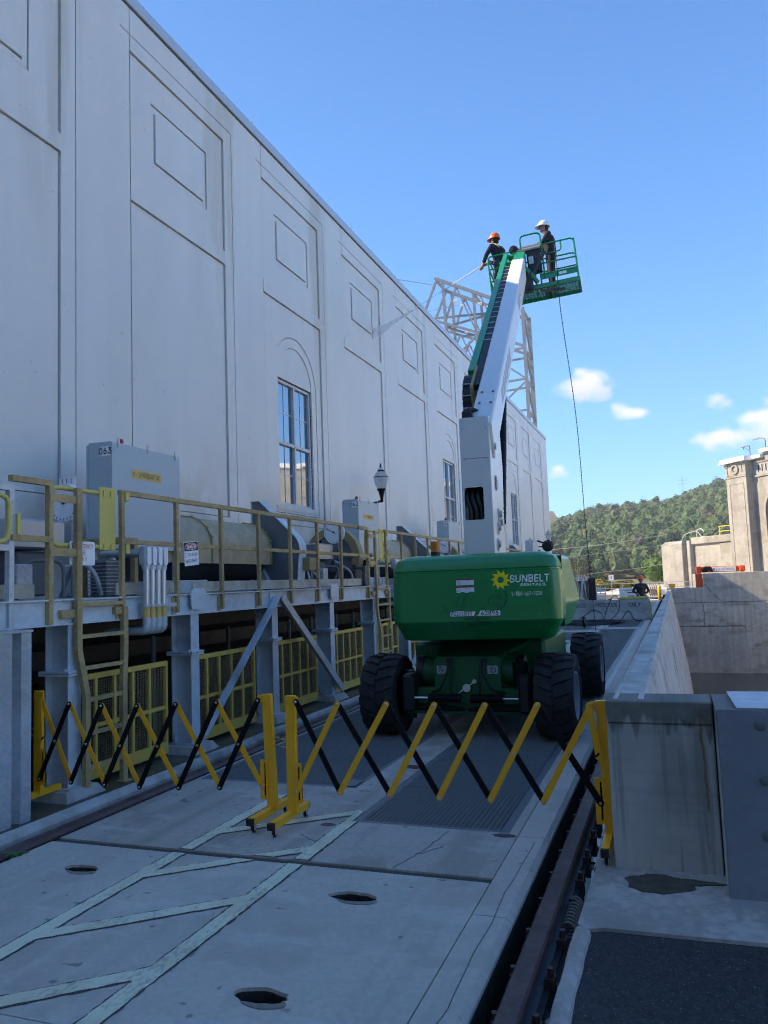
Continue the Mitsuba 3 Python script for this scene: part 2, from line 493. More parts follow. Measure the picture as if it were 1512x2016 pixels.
for i, (pts, w) in enumerate([([(-1.75, 4.72), (-1.66, 5.05), (-1.6, 5.5)], .006), ([(-1.66, 5.0), (-1.55, 5.2)], .005), ([(-.99, 3.0), (-1.0, 3.9), (-.98, 5.4)], .004), ([(-2.6, 5.2), (-2.4, 5.05)], .005)]):
    part(deck, 'crack', ext(crack(pts, w, i), .0015, 'z', .0008), 'crack')
# ---- painted walkway lines: pale green strips on a dark ground strip
LX, RX = -3.23, -2.365
lines = [LineString([(LX, -3), (LX, 6.1)]), LineString([(RX, -3), (RX, 5.75)])]
for k in range(-4, 5):
    y0 = 3.34 + .873 * k
    if y0 < 5.3:
        lines.append(LineString([(LX, y0), (RX, min(y0 + .74, 5.8))]))
U = unary_union([l.buffer(.047, cap_style=2) for l in lines])
clip = sbox(-3.6, -3, -2.305, 6.2).difference(openings)
U2 = unary_union([l.buffer(.058, cap_style=2) for l in lines]).intersection(clip)


def ragged(poly, amp, seed):
    r = np.random.default_rng(seed)
    p = poly.segmentize(.04)
    f = lambda ring: np.array(ring.coords)[:-1] + r.normal(size=(len(ring.coords) - 1, 2)) * amp
    gs = [Polygon(f(g.exterior), [f(h) for h in g.interiors]).buffer(0) for g in getattr(p, 'geoms', [p])]
    return unary_union(gs)


U2 = ragged(U2, .0035, 1)
U = ragged(U.intersection(clip), .0022, 2)
for a, b in ((-3, 4.635), (4.72, 6.2)):
    part(deck, 'line_border', ext(U2.intersection(sbox(-9, a, 9, b)), .002, 'z', .002), 'line_edge')
    part(deck, 'painted_line', ext(U.intersection(sbox(-9, a, 9, b)), .002, 'z', .0045), 'line')
# ---- gratings: bearing bars, cross bars and raised grip teeth, one panel mesh shared
pw, pl = .975, 1.0


def grate(w, l, fine=True):
    ms = []
    for x in np.arange(.012, w, .036 if fine else .06):
        ms.append(bx(x - .0035, x + .0035, 0, l, -.045, -.004))
    for y in np.arange(.02, l, .05 if fine else .1):
        ms.append(bx(0, w, y - .006, y + .006, -.03, -.0045))
    if fine:
        for x in np.arange(.03, w, .036):
            for y in np.arange(.02, l, .05):
                ms.append(hullpts([[x - .01, y - .006, -.006], [x + .01, y - .006, -.006], [x, y + .008, -.006], [x, y, .005]]))
    return cat(ms)


fineD, coarseD = D(grate(1.0, .98), 'gratesteel'), D(grate(1.0, .98, False), 'gratesteel')
for rects, x0, x1 in ((GR, -2.30, -1.25), (GL, -4.24, -2.75)):
    for r in rects:
        n = max(1, round((r[3] - r[1] - .06) / 1.0))
        l = (r[3] - r[1] - .06) / n
        nx = 1 if x1 - x0 < 1.2 else 2
        for i in range(n):
            for j in range(nx):
                w = (x1 - x0) / nx
                y = r[1] + .06 + i * l
                part(deck, 'grating', fineD if y < 11 else coarseD, tw=T().translate([x0 + j * w, y, 0]).scale([w - .004, l - .006 if l < 1 else l * .99, 1]))
        fm = [bx(r[0] + .001, x0, r[1] + .001, r[3] - .001, -.05, -.003), bx(x1, r[2] - .001, r[1] + .001, r[3] - .001, -.05, -.006), bx(x0, x1, r[1] + .001, r[1] + .058, -.05, -.003)]
        for f in fm:
            part(deck, 'grating_frame', f, 'greysteel')
for x0, y0, y1 in ((-2.42, 23.5, 26.8), (-1.14, 12.5, 26.8), (-2.62, 20.5, 22.3), (-2.62, 24, 25.8), (-2.3, 28, 29.3), (-1.07, 28, 29.5), (-1.14, 8.9, 12)):
    part(deck, 'edge_marking', bx(x0, x0 + .07, y0, y1, .001, .003), 'decalgrey')
part(deck, 'cover_plate', bx(-2.86, -2.72, 6.5, 6.72, .001, .006), 'greysteel')
# ---- far pavement, sunlit
sstruct('far_pavement', bx(-40, 30, 75.01, 135, -.4, -.005), 'farpave')
sstruct('yard', bx(-60, -8.6, 45, 135, -.5, -.02), 'farpave')
# ---- fern at the left edge
fr_ = thing('fern', 'small green fern growing beside the left rail at the picture edge', 'plant')
for i in range(11):
    a_, L_ = 2.4 * i, .09 + .012 * (i % 5)
    d_ = np.array([math.cos(a_) * .8, math.sin(a_) * .8, .55 + .1 * (i % 3)])
    ptsf = [np.array([-4.335, 4.33, -.01]) + d_ * L_ * t_ - np.array([0, 0, .55 * L_]) * t_ * t_ for t_ in np.linspace(0, 1, 7)]
    sd_ = np.array([-math.sin(a_), math.cos(a_), 0])
    vv, ff = [], []
    for t_, p_ in zip(np.linspace(0, 1, 7), ptsf):
        w_ = .014 * math.sin(math.pi * min(.98, .12 + .86 * t_))
        vv += [p_ - sd_ * w_, p_ + np.array([0, 0, .003]), p_ + sd_ * w_]
    for k_ in range(6):
        for q_ in (0, 1):
            b_ = 3 * k_ + q_
            ff += [[b_, b_ + 1, b_ + 4], [b_, b_ + 4, b_ + 3]]
    part(fr_, 'frond', trimesh.Trimesh(np.array(vv), np.array(ff), process=False), 'fern', True)
# ---- right rail trench
trench = struct('rail_trench')
part(trench, 'trench_floor', bx(-.95, -.5, -3, 60, -.5, -.36), 'mould_shade')  # floor toned near black to carry the shade of the trench
part(trench, 'trench_ledge', ext(Polygon([(-.57, -.5), (-.57, -.02), (-.55, 0), (-.436, 0), (-.436, -.5)]), 34, 'y', 5.08), 'paleconc')
rail = thing('crane_rail', 'rusty brown crane rail in the dark trench beside the right concrete wall', 'rail', 'crane rails set in the deck')
part(rail, 'rail_head', ext(Polygon([(-.797, -.018), (-.787, -.006), (-.705, -.006), (-.695, -.018), (-.695, -.05), (-.72, -.065), (-.772, -.065), (-.797, -.05)]), 62, 'y', -3), 'rustrail')
part(rail, 'rail_web', bx(-.757, -.735, -3, 59, -.14, -.065), 'darksteel')
part(rail, 'rail_foot', bx(-.815, -.69, -3, 59, -.155, -.14), 'greysteel')
part(rail, 'rail_bed', bx(-.85, -.66, -3, 59, -.17, -.156), 'darksteel')
clipD = D(cat(bx(-.85, -.818, -.03, .03, -.155, -.115), bx(-.687, -.64, -.035, .035, -.155, -.11), bx(-.87, -.60, -.05, .05, -.19, -.171), cyl([-.66, 0, -.11], [-.66, 0, -.07], .016, 8), cyl([-.835, 0, -.115], [-.835, 0, -.085], .016, 8)), 'rustrail')
for i in range(40):
    part(rail, 'rail_clip', clipD, tw=T().translate([0, 2.2 + .42 * i, 0]))
sp = []
t = np.linspace(0, 9 * 2 * math.pi, 120)
part(trench, 'flexible_conduit', tube(np.stack([-.645 + .04 * np.cos(t), 4.42 + .022 * t / math.pi, -.13 + .045 * np.sin(t)], 1), .008, 6), 'greybrown', True)
for i, (y0, y1) in enumerate([(5.6, 6.9), (4.75, 5.45), (3.45, 3.95), (7.2, 9.0), (2.9, 3.3)]):
    pts = [(-.655 - .02 * math.sin(7 * s + i) + .01 * math.sin(19 * s), y0 + (y1 - y0) * s) for s in np.linspace(0, 1, 12)]
    poly = Polygon(pts + [(-.5, y1), (-.5, y0)])
    sstruct('puddle', ext(poly, .008, 'z', -.168), 'puddle')
part(trench, 'trench_fill', bx(-.69, -.5, -3, 60, -.36, -.172), 'mould_shade')
# ---- walkway, kerb, asphalt at lower right
walk = struct('walkway')
part(walk, 'concrete_slab', ext(Polygon([(-.55, 5.085), (-.57, 4.23), (-.53, 4.17), (-.44, 4.21), (3.2, 4.32), (3.2, 5.085)]), .5, 'z', -.5), 'paleconc')
kp = [(-.59, -.5), (-.585, -.02), (-.57, .012), (-.535, .022), (-.505, .005), (-.495, -.03), (-.495, -.5)]
km = ext(Polygon(kp), 7.15, 'y', -3)
km = km.subdivide_to_size(.09)
kv = np.array(km.vertices)
kv += (meshkit.noise(kv * 9)[:, None] - .5) * np.array([.012, 0, .012]) * (kv[:, 2:3] > -.3)
part(walk, 'kerb', trimesh.Trimesh(kv, km.faces, process=False), 'paleconc', 50)
sstruct('asphalt', bx(-.51, 3.4, -3, 4.24, -.5, -.018), 'asphalt')
stain = unary_union([wob(-.19, 4.86, .19, .14, 3, .3), wob(-.05, 4.92, .12, .05, 4, .4), wob(.05, 4.93, .13, .025, 6, .5)])
sstruct('puddle', ext(stain, .003, 'z', .002), 'damp')
# ---- left margin: rail, kerb strip, floor under the gallery
lrail = thing('crane_rail', 'rusty brown crane rail along the left edge of the deck below the gallery columns', 'rail', 'crane rails set in the deck')
part(lrail, 'rail_head', ext(Polygon([(-4.53, -.02), (-4.51, .0), (-4.42, .0), (-4.39, -.02), (-4.39, -.07), (-4.43, -.11), (-4.49, -.11), (-4.53, -.07)]), 62, 'y', -3), 'rustrail')
part(lrail, 'rail_web', bx(-4.48, -4.44, -3, 59, -.26, -.11), 'darksteel')
part(lrail, 'rail_foot', bx(-4.55, -4.37, -3, 59, -.3, -.26), 'rustrail')
margin = struct('left_margin')
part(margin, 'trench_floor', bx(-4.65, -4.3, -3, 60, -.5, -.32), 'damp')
km = ext(Polygon([(-4.6, -.4), (-4.6, .0), (-4.62, .03), (-4.72, .035), (-4.75, .01), (-4.75, -.4)]), 63, 'y', -3)
km = km.subdivide_to_size(.5)
kv = np.array(km.vertices)
kv += (meshkit.noise(kv * 6)[:, None] - .5) * np.array([.03, 0, .02]) * (kv[:, 2:3] > -.2)
part(margin, 'kerb', trimesh.Trimesh(kv, km.faces, process=False), 'oldconc', 50)
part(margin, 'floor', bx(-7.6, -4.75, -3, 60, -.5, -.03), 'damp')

# ================================================================== RIGHT: parapet, end block, plate, pit
par = thing('parapet_wall', 'long low concrete parapet wall with pale edge bands running along the right of the deck', 'wall')


def falling(poly):
    """extruded along the deck from Y=5.13 to 62, its top falling towards the far end"""
    m = ext(poly, 56.9, 'y', 5.13)
    v = np.array(m.vertices)
    v[:, 2] -= (v[:, 2] > .5) * (v[:, 1] - 5.13) * .0075
    return trimesh.Trimesh(v, m.faces, process=False)


part(par, 'body', falling(Polygon([(-.44, -.5), (-.412, .955), (-.39, .985), (-.235, .985), (-.21, .955), (.80, -6.3), (-.44, -6.3)])), 'oldconc')
part(par, 'edge_band', falling(Polygon([(-.416, .95), (-.416, .976), (-.4, .99), (-.375, .99), (-.375, .983), (-.39, .983), (-.405, .95)])), 'paleconc')
part(par, 'edge_band', falling(Polygon([(-.255, .983), (-.255, .99), (-.225, .99), (-.203, .965), (-.196, .92), (-.205, .92), (-.215, .953), (-.235, .983)])), 'paleconc')
part(par, 'end_block', rbx(-.442, .163, 5.08, 5.42, -.1, .85, .006), 'blockface')
part(par, 'end_cap', rbx(-.445, .163, 5.072, 5.42, .853, .985, .008), 'blockface', label='stained dark cap course')
part(par, 'wall_right_of_joint', bx(.172, 3.2, 4.78, 5.42, -.1, .985), 'blockface')
plate = thing('steel_plate', 'dark blue grey steel plate bolted to the concrete wall at the right edge', 'plate')
part(plate, 'plate_sheet', rbx(.175, 3.2, 4.745, 4.765, -.015, 1.0, .004), 'plate')
for i, (x, z) in enumerate([(.385, .92), (.39, .63), (.385, .34), (.9, .92), (.9, .63), (.9, .34)]):
    bl = part(plate, 'bolt', lathe([(0, -.001), (.03, -.001), (.031, .003), (.026, .009), (.015, .01), (.014, .022), (0, .023)], 16, 'y', (0, 0, 0)).apply_transform(np.diag([1, -1, 1, 1.])), 'greysteel', 35, tw=T().translate([x, 4.745, z]))
solo('aluminium_sheet', 'pale aluminium sheet lying on top of the wall above the dark steel plate', 'sheet', ext(Polygon([(.262, 5.39), (.262, 5.36), (.275, 4.75), (3.2, 4.75), (3.2, 5.4)]), .006, 'z', 1.002), 'galv')
# pit end wall with recessed lift joints
pit = thing('pit_end_wall', 'stained concrete wall with a raised right half closing the far end of the water pit', 'wall')
KF = 62.0 / 38.0
kz = lambda z: 1.75 + (z - 1.75) * KF
for i, (x0, x1, z0, z1) in enumerate([(-.45, 6.4, -4, -.675), (-.45, 6.4, -.655, .385), (-.45, 1.25, .405, 1.06), (1.25, 6.4, .405, 1.68)]):
    part(pit, 'wall_lift', rbx(x0 * KF, x1 * KF, 62.02 + (.0 if i != 2 else .02), 63, kz(z0), kz(z1), .012), 'pitconc')
for x0, x1, z0, z1 in ((.62, 1.5, -.62, .22), (1.52, 2.8, -.62, .22), (2.83, 4.6, -1.6, .36)):
    part(pit, 'repair_panel', rbx(x0 * KF, x1 * KF, 61.99, 62.03, kz(z0), kz(z1), .005), 'oldconc')
part(pit, 'joint_backing', bx(-.6, 10.3, 62.1, 62.9, kz(-3.9), kz(1.0)), 'darksteel')
stains = unary_union([crack([(1.16, .38), (1.18, -.2), (1.15, -.6)], .018, 3), crack([(1.3, 1.2), (1.5, .9), (1.9, .45)], .02, 5), crack([(.7, -.66), (1.7, -.64)], .025, 6)])
part(pit, 'drip_stain', ext(affinity.affine_transform(stains, [KF, 0, 0, KF, 0, 1.75 - 1.75 * KF]), .004, 'y', 61.985), 'line_edge')
solo('pit_side_wall', 'concrete wall closing the right side of the water pit outside the frame', 'wall', bx(10.4, 11.2, 5, 63, -7, 1.5), 'pitconc')
sstruct('water', bx(-.3, 10.4, 5.4, 62.1, -6.4, kz(-2.70)), 'water')
sstruct('far_terrace', bx(-.9, 60, 63.01, 75, -.5, -.01), 'farpave')
sstruct('dam_deck', bx(11.21, 70, -60, 63, 1.0, 1.45), 'farpave')  # added unseen sunlit deck that bounces warm light onto the powerhouse
shade_caster = solo('stair_block', 'added unseen block behind the far end of the powerhouse, placed to shade the pit wall', 'building', bx(-25, -9.6, 59.3, 61.6, -.5, 10.75), 'stucco')  # added unseen block that casts the diagonal shade on the pit wall

# ================================================================== POWERHOUSE (long wall on the left)
XW = -7.5
L0, PIT = 9.72, 4.235
ph = thing('powerhouse', 'long pale stucco powerhouse with grooved panels and arched windows along the left', 'building')
Y0, Y1, ZB, ZT = -45.0, 53.2, -.5, 10.97
gap = .019
front = sbox(Y0, ZB, Y1, ZT)
bays = [L0 + PIT * k for k in range(-11, 11)]
bays = [(k, y) for k, y in zip(range(-11, 11), bays) if y + 3.1 < Y1]
rec, grooves = [], []
for k, y in bays:
    rec.append(sbox(y, 8.07, y + 2.75, 10.27))
    low = sbox(y, 3.05, y + 2.75, 7.82)
    rec.append(low)
    grooves += [sbox(y + 3.02, ZB, y + 3.02 + gap, 10.52), sbox(y - .25, 10.52, y + 3.02 + gap, 10.52 + gap), sbox(y - gap, ZB, y, 10.96)]
WIN = [y for k, y in bays if k % 3 == 1 and k > -3]
wall = front.difference(unary_union(rec + grooves))
part(ph, 'wall', ext(wall, .07, 'x', XW - .07), 'stucco')
core = front
winrects = unary_union([sbox(y + .6, 3.47, y + 2.25, 6.17) for y in WIN])
part(ph, 'wall_core', ext(front.difference(winrects), .12, 'x', XW - .20), 'stucco_gap')
for k, y in bays:
    small, smallin = sbox(y + .57, 8.64, y + 2.2, 9.73), sbox(y + .66, 8.74, y + 2.1, 9.61)
    inner = lambda p: p.buffer(-gap, join_style=2)
    part(ph, 'upper_panel', ext(inner(sbox(y + .03, 8.07, y + 2.75, 10.27)).difference(small), .05, 'x', XW - .085), 'stucco')
    part(ph, 'medallion_border', ext(inner(small).difference(smallin), .04, 'x', XW - .092), 'stucco')
    part(ph, 'medallion', ext(inner(smallin), .05, 'x', XW - .075), 'stucco')
    lp = inner(sbox(y + .03, 3.05, y + 2.75, 7.82))
    if y in WIN:
        cx = y + 1.425
        ain = Polygon(arc(cx, 6.15, .83, 0, 180, 24) + [(cx - .83, 3.47), (cx + .83, 3.47)])
        aout = Polygon(arc(cx, 6.15, 1.05, 0, 180, 24) + [(cx - 1.05, 3.3), (cx + 1.05, 3.3)])
        wr = sbox(y + .6, 3.47, y + 2.25, 6.17)
        part(ph, 'lower_panel', ext(lp.difference(aout.buffer(.008)), .05, 'x', XW - .085), 'stucco')
        part(ph, 'arch_surround', ext(aout.buffer(-.008).difference(ain).difference(wr), .055, 'x', XW - .10), 'stucco')
        part(ph, 'arch_tympanum', ext(ain.buffer(-.012).difference(wr.buffer(.02, join_style=2)), .055, 'x', XW - .115), 'stucco')
        part(ph, 'sill', bx(XW - .12, XW - .03, y + .45, y + 2.4, 3.36, 3.45), 'stucco')
        w = part(ph, 'window', cat([bx(XW - .17, XW - .1, y + .6, y + .66, 3.47, 6.17), bx(XW - .17, XW - .1, y + 2.19, y + 2.25, 3.47, 6.17), bx(XW - .171, XW - .1, y + .66, y + 2.19, 3.47, 3.53), bx(XW - .171, XW - .1, y + .66, y + 2.19, 6.11, 6.17),
                                     bx(XW - .165, XW - .085, y + 1.39, y + 1.46, 3.53, 6.11), bx(XW - .16, XW - .09, y + .66, y + 1.39, 4.77, 4.84), bx(XW - .16, XW - .09, y + 1.46, y + 2.19, 4.77, 4.84)]), 'mullion')
        for a, b in ((.66, 1.39), (1.46, 2.19)):
            for c, d_ in ((3.53, 4.77), (4.84, 6.11)):
                part(w, 'pane', cat(trimesh.Trimesh([[XW - .15, y + a, c], [XW - .15, y + b, c], [XW - .15, y + b, d_], [XW - .15, y + a, d_]], [[0, 1, 2], [0, 2, 3]], process=False)), 'glass')
                m = (a + b) / 2
                zz = (c + d_) / 2
                part(w, 'muntin', cat(bx(XW - .149, XW - .138, y + m - .009, y + m + .009, c, d_), bx(XW - .1485, XW - .139, y + a, y + b, zz - .009, zz + .009)), 'whitemetal')
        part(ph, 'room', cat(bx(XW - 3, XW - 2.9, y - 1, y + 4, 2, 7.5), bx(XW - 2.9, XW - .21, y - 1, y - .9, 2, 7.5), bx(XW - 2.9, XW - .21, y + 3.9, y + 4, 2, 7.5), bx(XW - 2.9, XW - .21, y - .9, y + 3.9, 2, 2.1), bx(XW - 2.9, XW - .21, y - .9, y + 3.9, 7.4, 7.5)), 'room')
    else:
        part(ph, 'lower_panel', ext(lp, .05, 'x', XW - .085), 'stucco')
part(ph, 'end_wall', bx(-40, XW - .2, Y1 - .4, Y1 - .003, ZB, ZT), 'stucco')
part(ph, 'near_end_wall', bx(-40, XW - .2, Y0 + .003, Y0 + .4, ZB, ZT), 'stucco')
part(ph, 'roof', bx(-40, XW - .01, Y0, Y1 - .002, ZT + .002, ZT + .03), 'greysteel')
for a in np.arange(Y0, Y1, 3.6):
    part(ph, 'coping', rbx(XW - .5, XW + .035, a, min(a + 3.594, Y1 + .03), ZT + .033, ZT + .24, .008), 'coping')
part(ph, 'drip_edge', bx(XW - .06, XW + .012, Y0, Y1, ZT - .0, ZT + .031), 'stucco_gap')
for i, y in enumerate((13.9, 19.3, 26, 34, 43)):
    solo('lightning_rod', ['thin lightning rod on the roof edge nearest the camera', 'thin lightning rod second along the roof edge', 'thin lightning rod third along the roof edge', 'thin lightning rod fourth along the roof edge', 'thin lightning rod farthest along the roof edge'][i], 'rod', tube([(XW - .15, y, ZT + .23), (XW - .15, y, ZT + .62)], [.012, .004], 6), 'alu', group='lightning rods along the roof')

sb_ = thing('service_building', 'added grey concrete block behind the camera, unseen, placed to shade faces turned towards it', 'building')  # added unseen block that darkens faces turned to the camera
part(sb_, 'wall', bx(-7.3, 26, -26, -13, -1, 13), 'oldconc')
part(sb_, 'roof_edge', bx(-7.3, 26.2, -26.2, -12.8, 13.003, 13.5), 'paleconc')
part(sb_, 'deck_door', bx(-4.5, -.5, -12.999, -12.9, 0, 4), 'greysteel')

# ================================================================== HOIST GALLERY (steel platform in front of the wall)
XG = -5.12
PER = 7.66
gal = thing('hoist_gallery', 'blue grey steel gallery on columns carrying the gate hoists along the powerhouse wall', 'platform')
part(gal, 'edge_beam', cat(bx(XG - .012, XG + .002, 4.9, 52.5, 1.5, 1.70), bx(XG - .09, XG + .045, 4.9, 52.5, 1.702, 1.716), bx(XG - .09, XG + .03, 4.9, 52.5, 1.486, 1.499)), 'steelblue')
part(gal, 'floor', bx(XW + .01, XG - .1, 4.2, 52.5, 1.66, 1.70), 'darksteel')
for a, b in ((4.4, 5.40), (6.47, 6.84), (7.16, 7.47), (7.8, 13.0)):
    for n in range(6):
        part(gal, 'toe_board', bx(XG - .1, XG - .085, a + PER * n, b + PER * n - (.02 if b > 12 else 0), 1.735, 1.855), 'toeboard')
colD = D(cat(bx(XG - .012, XG, -.08, .08, 0.06, 1.485), bx(XG - .26, XG - .248, -.08, .08, 0.06, 1.485), bx(XG - .248, XG - .012, -.006, .006, 0.06, 1.485)), 'steelblue')
splD = D(cat(bx(XG - .3, XG + .04, -.12, .12, 1.055, 1.075), bx(XG - .3, XG + .04, -.12, .12, 1.03, 1.05), *[cyl([XG - .22 + dx, dy, 1.075], [XG - .22 + dx, dy, 1.095], .014, 6) for dx in (0, .2) for dy in (-.09, .09)]), 'steelblue')
basD = D(cat(bx(XG - .31, XG + .06, -.14, .14, .045, .062), *[cyl([XG - .2, dy, .09], [XG - .2, dy, .2], .014, 6) for dy in (-.11, .11)], *[cyl([XG - .2, dy, .09], [XG - .2, dy, .12], .028, 6) for dy in (-.11, .11)]), 'galv')
padD = D(hullpts([(XG - .40, -.24, -.05), (XG + .15, -.26, -.05), (XG + .16, .25, -.05), (XG - .40, .23, -.05), (XG - .35, -.19, .05), (XG + .09, -.2, .045), (XG + .09, .19, .05), (XG - .35, .19, .05)]), 'oldconc')
COL = [5.79 + 1.915 * i for i in range(25)]
for i, y in enumerate(COL):
    tr = T().translate([0, y, 0])
    c = part(gal, 'column', colD, tw=tr)
    part(c, 'splice_plate', splD, tw=tr)
    part(c, 'base_plate', basD, tw=tr)
    part(gal, 'footing', padD, tw=tr)
    if i % 4 == 2:
        part(gal, 'brace', angle_bar((XG + .03, y - .06, 1.63), (XG + .03, y - 1.89, .13), .1, .012, (1, 0, 0)), 'steelblue')
        part(gal, 'brace', cat(bar((XG + .03, y + .1, 1.62), (XG + .03, y + 2.12, .1), .012, .1, (1, 0, 0)), bar((XG + .075, y + .1, 1.62), (XG + .075, y + 2.12, .1), .11, .012, (1, 0, 0))), 'galv')
        part(gal, 'gusset', bx(XG + .004, XG + .02, y - .16, y + .16, 1.5, 1.68), 'steelblue')
    elif i % 4 in (1, 3):
        g = [(-.15, 1.60), (-.15, 1.735), (-.1, 1.775), (.1, 1.775), (.15, 1.73), (.15, 1.62), (.09, 1.54), (-.13, 1.54)]
        part(gal, 'cover_plate', ext(Polygon([(y + a, b) for a, b in g]), .016, 'x', XG + .046), 'steelblue')
part(gal, 'back_beam', cat(bx(-6.6, -6.5, 4.5, 52, .95, 1.15), bx(-7.1, -7.0, 4.5, 52, 1.2, 1.4)), 'black')  # beams coloured black: shade under the gallery painted on
part(gal, 'back_wall', bx(-7.45, -7.3, -3, 53, -.1, 1.6), 'room')  # backing wall near black, the gallery shade put into its colour
for i in range(14):
    part(gal, 'back_pipe', cyl((-6.2 - .04 * (i % 3), 8.4 + 1.915 * i * .5, 0), (-6.2 - .04 * (i % 3), 8.4 + 1.915 * i * .5, 1.2), .03, 8), 'greysteel')
# guard railing, one thing per stretch between ladders
for n in range(6):
    r = thing('guard_railing', ['weathered yellow guard railing in front of the first hoist between the two nearest ladders', 'weathered yellow guard railing behind the green lift past the second ladder'][n] if n < 2 else ('third', 'fourth', 'fifth', 'farthest')[n - 2] + ' stretch of yellow guard railing along the gallery, counted from the camera', 'railing', 'guard railings along the gallery edge')
    y0 = 6.42 + PER * n
    y1 = 13.1 + PER * n
    part(r, 'top_rail', bar((XG, y0, 2.75), (XG, y1, 2.75), .05), 'oldyellow')
    part(r, 'mid_rail', bar((XG, y0, 2.26), (XG, y1, 2.26), .045), 'oldyellow')
    for j in range(8):
        y = y0 + .915 * j + (.28 if j == 7 else 0)
        p = part(r, 'post', bx(XG + .004, XG + .046, y - .022, y + .022, 1.52, 2.726), 'oldyellow')
        if n < 3:
            part(p, 'anchor', cat(bx(XG + .006, XG + .016, y - .075, y - .024, 1.5, 1.68), cyl((XG, y - .05, 1.55), (XG + .03, y - .05, 1.55), .014, 6)), 'oldyellow')
# ladders with side posts
for n in range(6):
    o = PER * n
    lb = ['weathered yellow ship ladder with kinked stringers at the left, below the emergency sign', 'weathered yellow ladder with kinked stringers to the left of the green lift'][n] if n < 2 else ('third', 'fourth', 'fifth', 'farthest')[n - 2] + ' yellow gallery ladder counted from the camera, mostly hidden by the lift'
    l = thing('ladder', lb, 'ladder', 'ladders up to the gallery')
    for y, yl in ((5.78, 5.85), (6.42, 6.36)):
        yy, yl = y + o, yl + o
        top = 2.72 if y < 6 else 1.62
        X_ = XG + .05
        part(l, 'stringer', cat(bar((X_, yy, top), (X_, yy, 1.25), .065, .045, (1, 0, 0)), bar((X_, yy, 1.25), (X_ + .03, yl, .84), .065, .045, (1, 0, 0)), bar((X_ + .03, yl, .84), (X_ + .03, yl, -.03), .065, .045, (1, 0, 0)), bx(X_ - .02, X_ + .09, yl - .05, yl + .05, -.03, -.018)), 'oldyellow')
        part(l, 'bracket', bx(XG + .003, XG + .05, yy - .2 if y < 6 else yy - .12, yy, 1.55, 1.62), 'oldyellow')
    for z in (1.66, 1.37, 1.085, .8, .5, .2):
        k = max(0, min(1, (1.25 - z) / .41))
        part(l, 'rung', bar((X_ + .03 * k, 5.79 + .1 * k + o, z), (X_ + .03 * k, 6.41 - .08 * k + o, z), .035), 'oldyellow')
    part(l, 'side_post', bx(XG + .0, XG + .05, 5.43 + o, 5.48 + o, 1.5, 2.76), 'oldyellow')
    for z in (2.735, 2.24):
        part(l, 'side_rail', bar((XG + .025, 5.43 + o, z), (XG + .025, 5.02 + o, z), .05), 'oldyellow')
    for z in (2.61, 2.13):
        part(l, 'link_bar', bx(XG + .052, XG + .062, 5.43 + o, 5.81 + o, z - .035, z + .035), 'oldyellow')
    # swing gate
    g = thing('safety_gate', ['bright yellow swing gate with hooped rail above the left ladder', 'bright yellow swing gate above the second ladder beside cabinet 062'][n] if n < 2 else ('third', 'fourth', 'fifth', 'farthest')[n - 2] + ' yellow swing gate counted from the camera, mostly hidden by the lift', 'gate', 'safety gates above the ladders')
    h = bend([(XG - .03, 6.36 + o, 2.72), (XG - .03, 5.5 + o, 2.72), (XG - .03, 5.5 + o, 2.2), (XG - .03, 6.36 + o, 2.2)], .12)
    part(g, 'hoop_rail', tube(h, .022, 10), 'gateyellow', 40)
    part(g, 'plate', rbx(XG - .008, XG, 6.13 + o, 6.36 + o, 2.17, 2.78, .003), 'gateyellow')
    for z in (2.72, 2.2):
        part(g, 'clamp', cat(bx(XG - .06, XG + .012, 6.18 + o, 6.2 + o, z - .03, z + .03), bx(XG - .06, XG + .012, 6.28 + o, 6.3 + o, z - .03, z + .03)), 'gateyellow')
        part(g, 'hinge', bx(XG + .01, XG + .06, 6.445 + o, 6.5 + o, z - .06, z + .03), 'gateyellow')
# yellow mesh panels between the columns
ORD = 'first second third fourth fifth sixth seventh eighth ninth tenth eleventh twelfth thirteenth fourteenth fifteenth sixteenth seventeenth eighteenth nineteenth twentieth'.split()
wm = [bx(-.001, .001, y - .0011, y + .0011, .13, .96) for y in np.arange(.04, 1.40, .026)] + [bx(-.0012, .0012, .03, 1.40, z - .0011, z + .0011) for z in np.arange(.14, .96, .026)]
wireD = D(cat(wm), 'oldyellow')
frD = D(cat(bx(-.02, .02, 0, 1.42, .95, 1.0), bx(-.02, .02, 0, .035, .02, .95), bx(-.02, .02, 1.385, 1.42, .02, .95)), 'meshyellow')
kickD = D(bx(-.018, .018, .036, 1.384, .02, .14), 'meshyellow')
barD = D(cat(*[bx(-.016, .012, y - .018, y + .018, .14, .95) for y in (.3, .57, .85, 1.12)], bx(-.017, .013, .036, 1.384, .49, .525)), 'meshyellow')
for i, y in enumerate(COL):
    m = thing('mesh_panel', ['yellow wire mesh guard panel behind the left ladder', 'yellow wire mesh guard panel crossed by the pale diagonal brace', 'yellow wire mesh guard panel crossed by the dark diagonal brace', 'yellow wire mesh guard panel left of the second ladder', 'yellow wire mesh guard panel behind the second ladder'][i] if i < 5 else f'yellow mesh panel beyond the green lift, {ORD[i - 5]} past the second ladder', 'guard panel', 'yellow mesh panels between the gallery columns')
    tr = T().translate([XG - .13, y + .13, 0])
    part(m, 'panel_frame', frD, tw=tr)
    part(m, 'wire_mesh', wireD, tw=tr)
    part(m, 'kick_plate', kickD, tw=tr)
    part(m, 'panel_bars', barD, tw=tr)
m = thing('mesh_panel', 'yellow wire mesh panel in the dark at far left behind the barrier post', 'guard panel', 'yellow mesh panels between the gallery columns')
tr = T().translate([XG - .3, 5.66, 0]).scale([1, -.9, .97])
for nme, dd in (('panel_frame', frD), ('wire_mesh', wireD), ('kick_plate', kickD)):
    part(m, nme, dd, tw=tr)

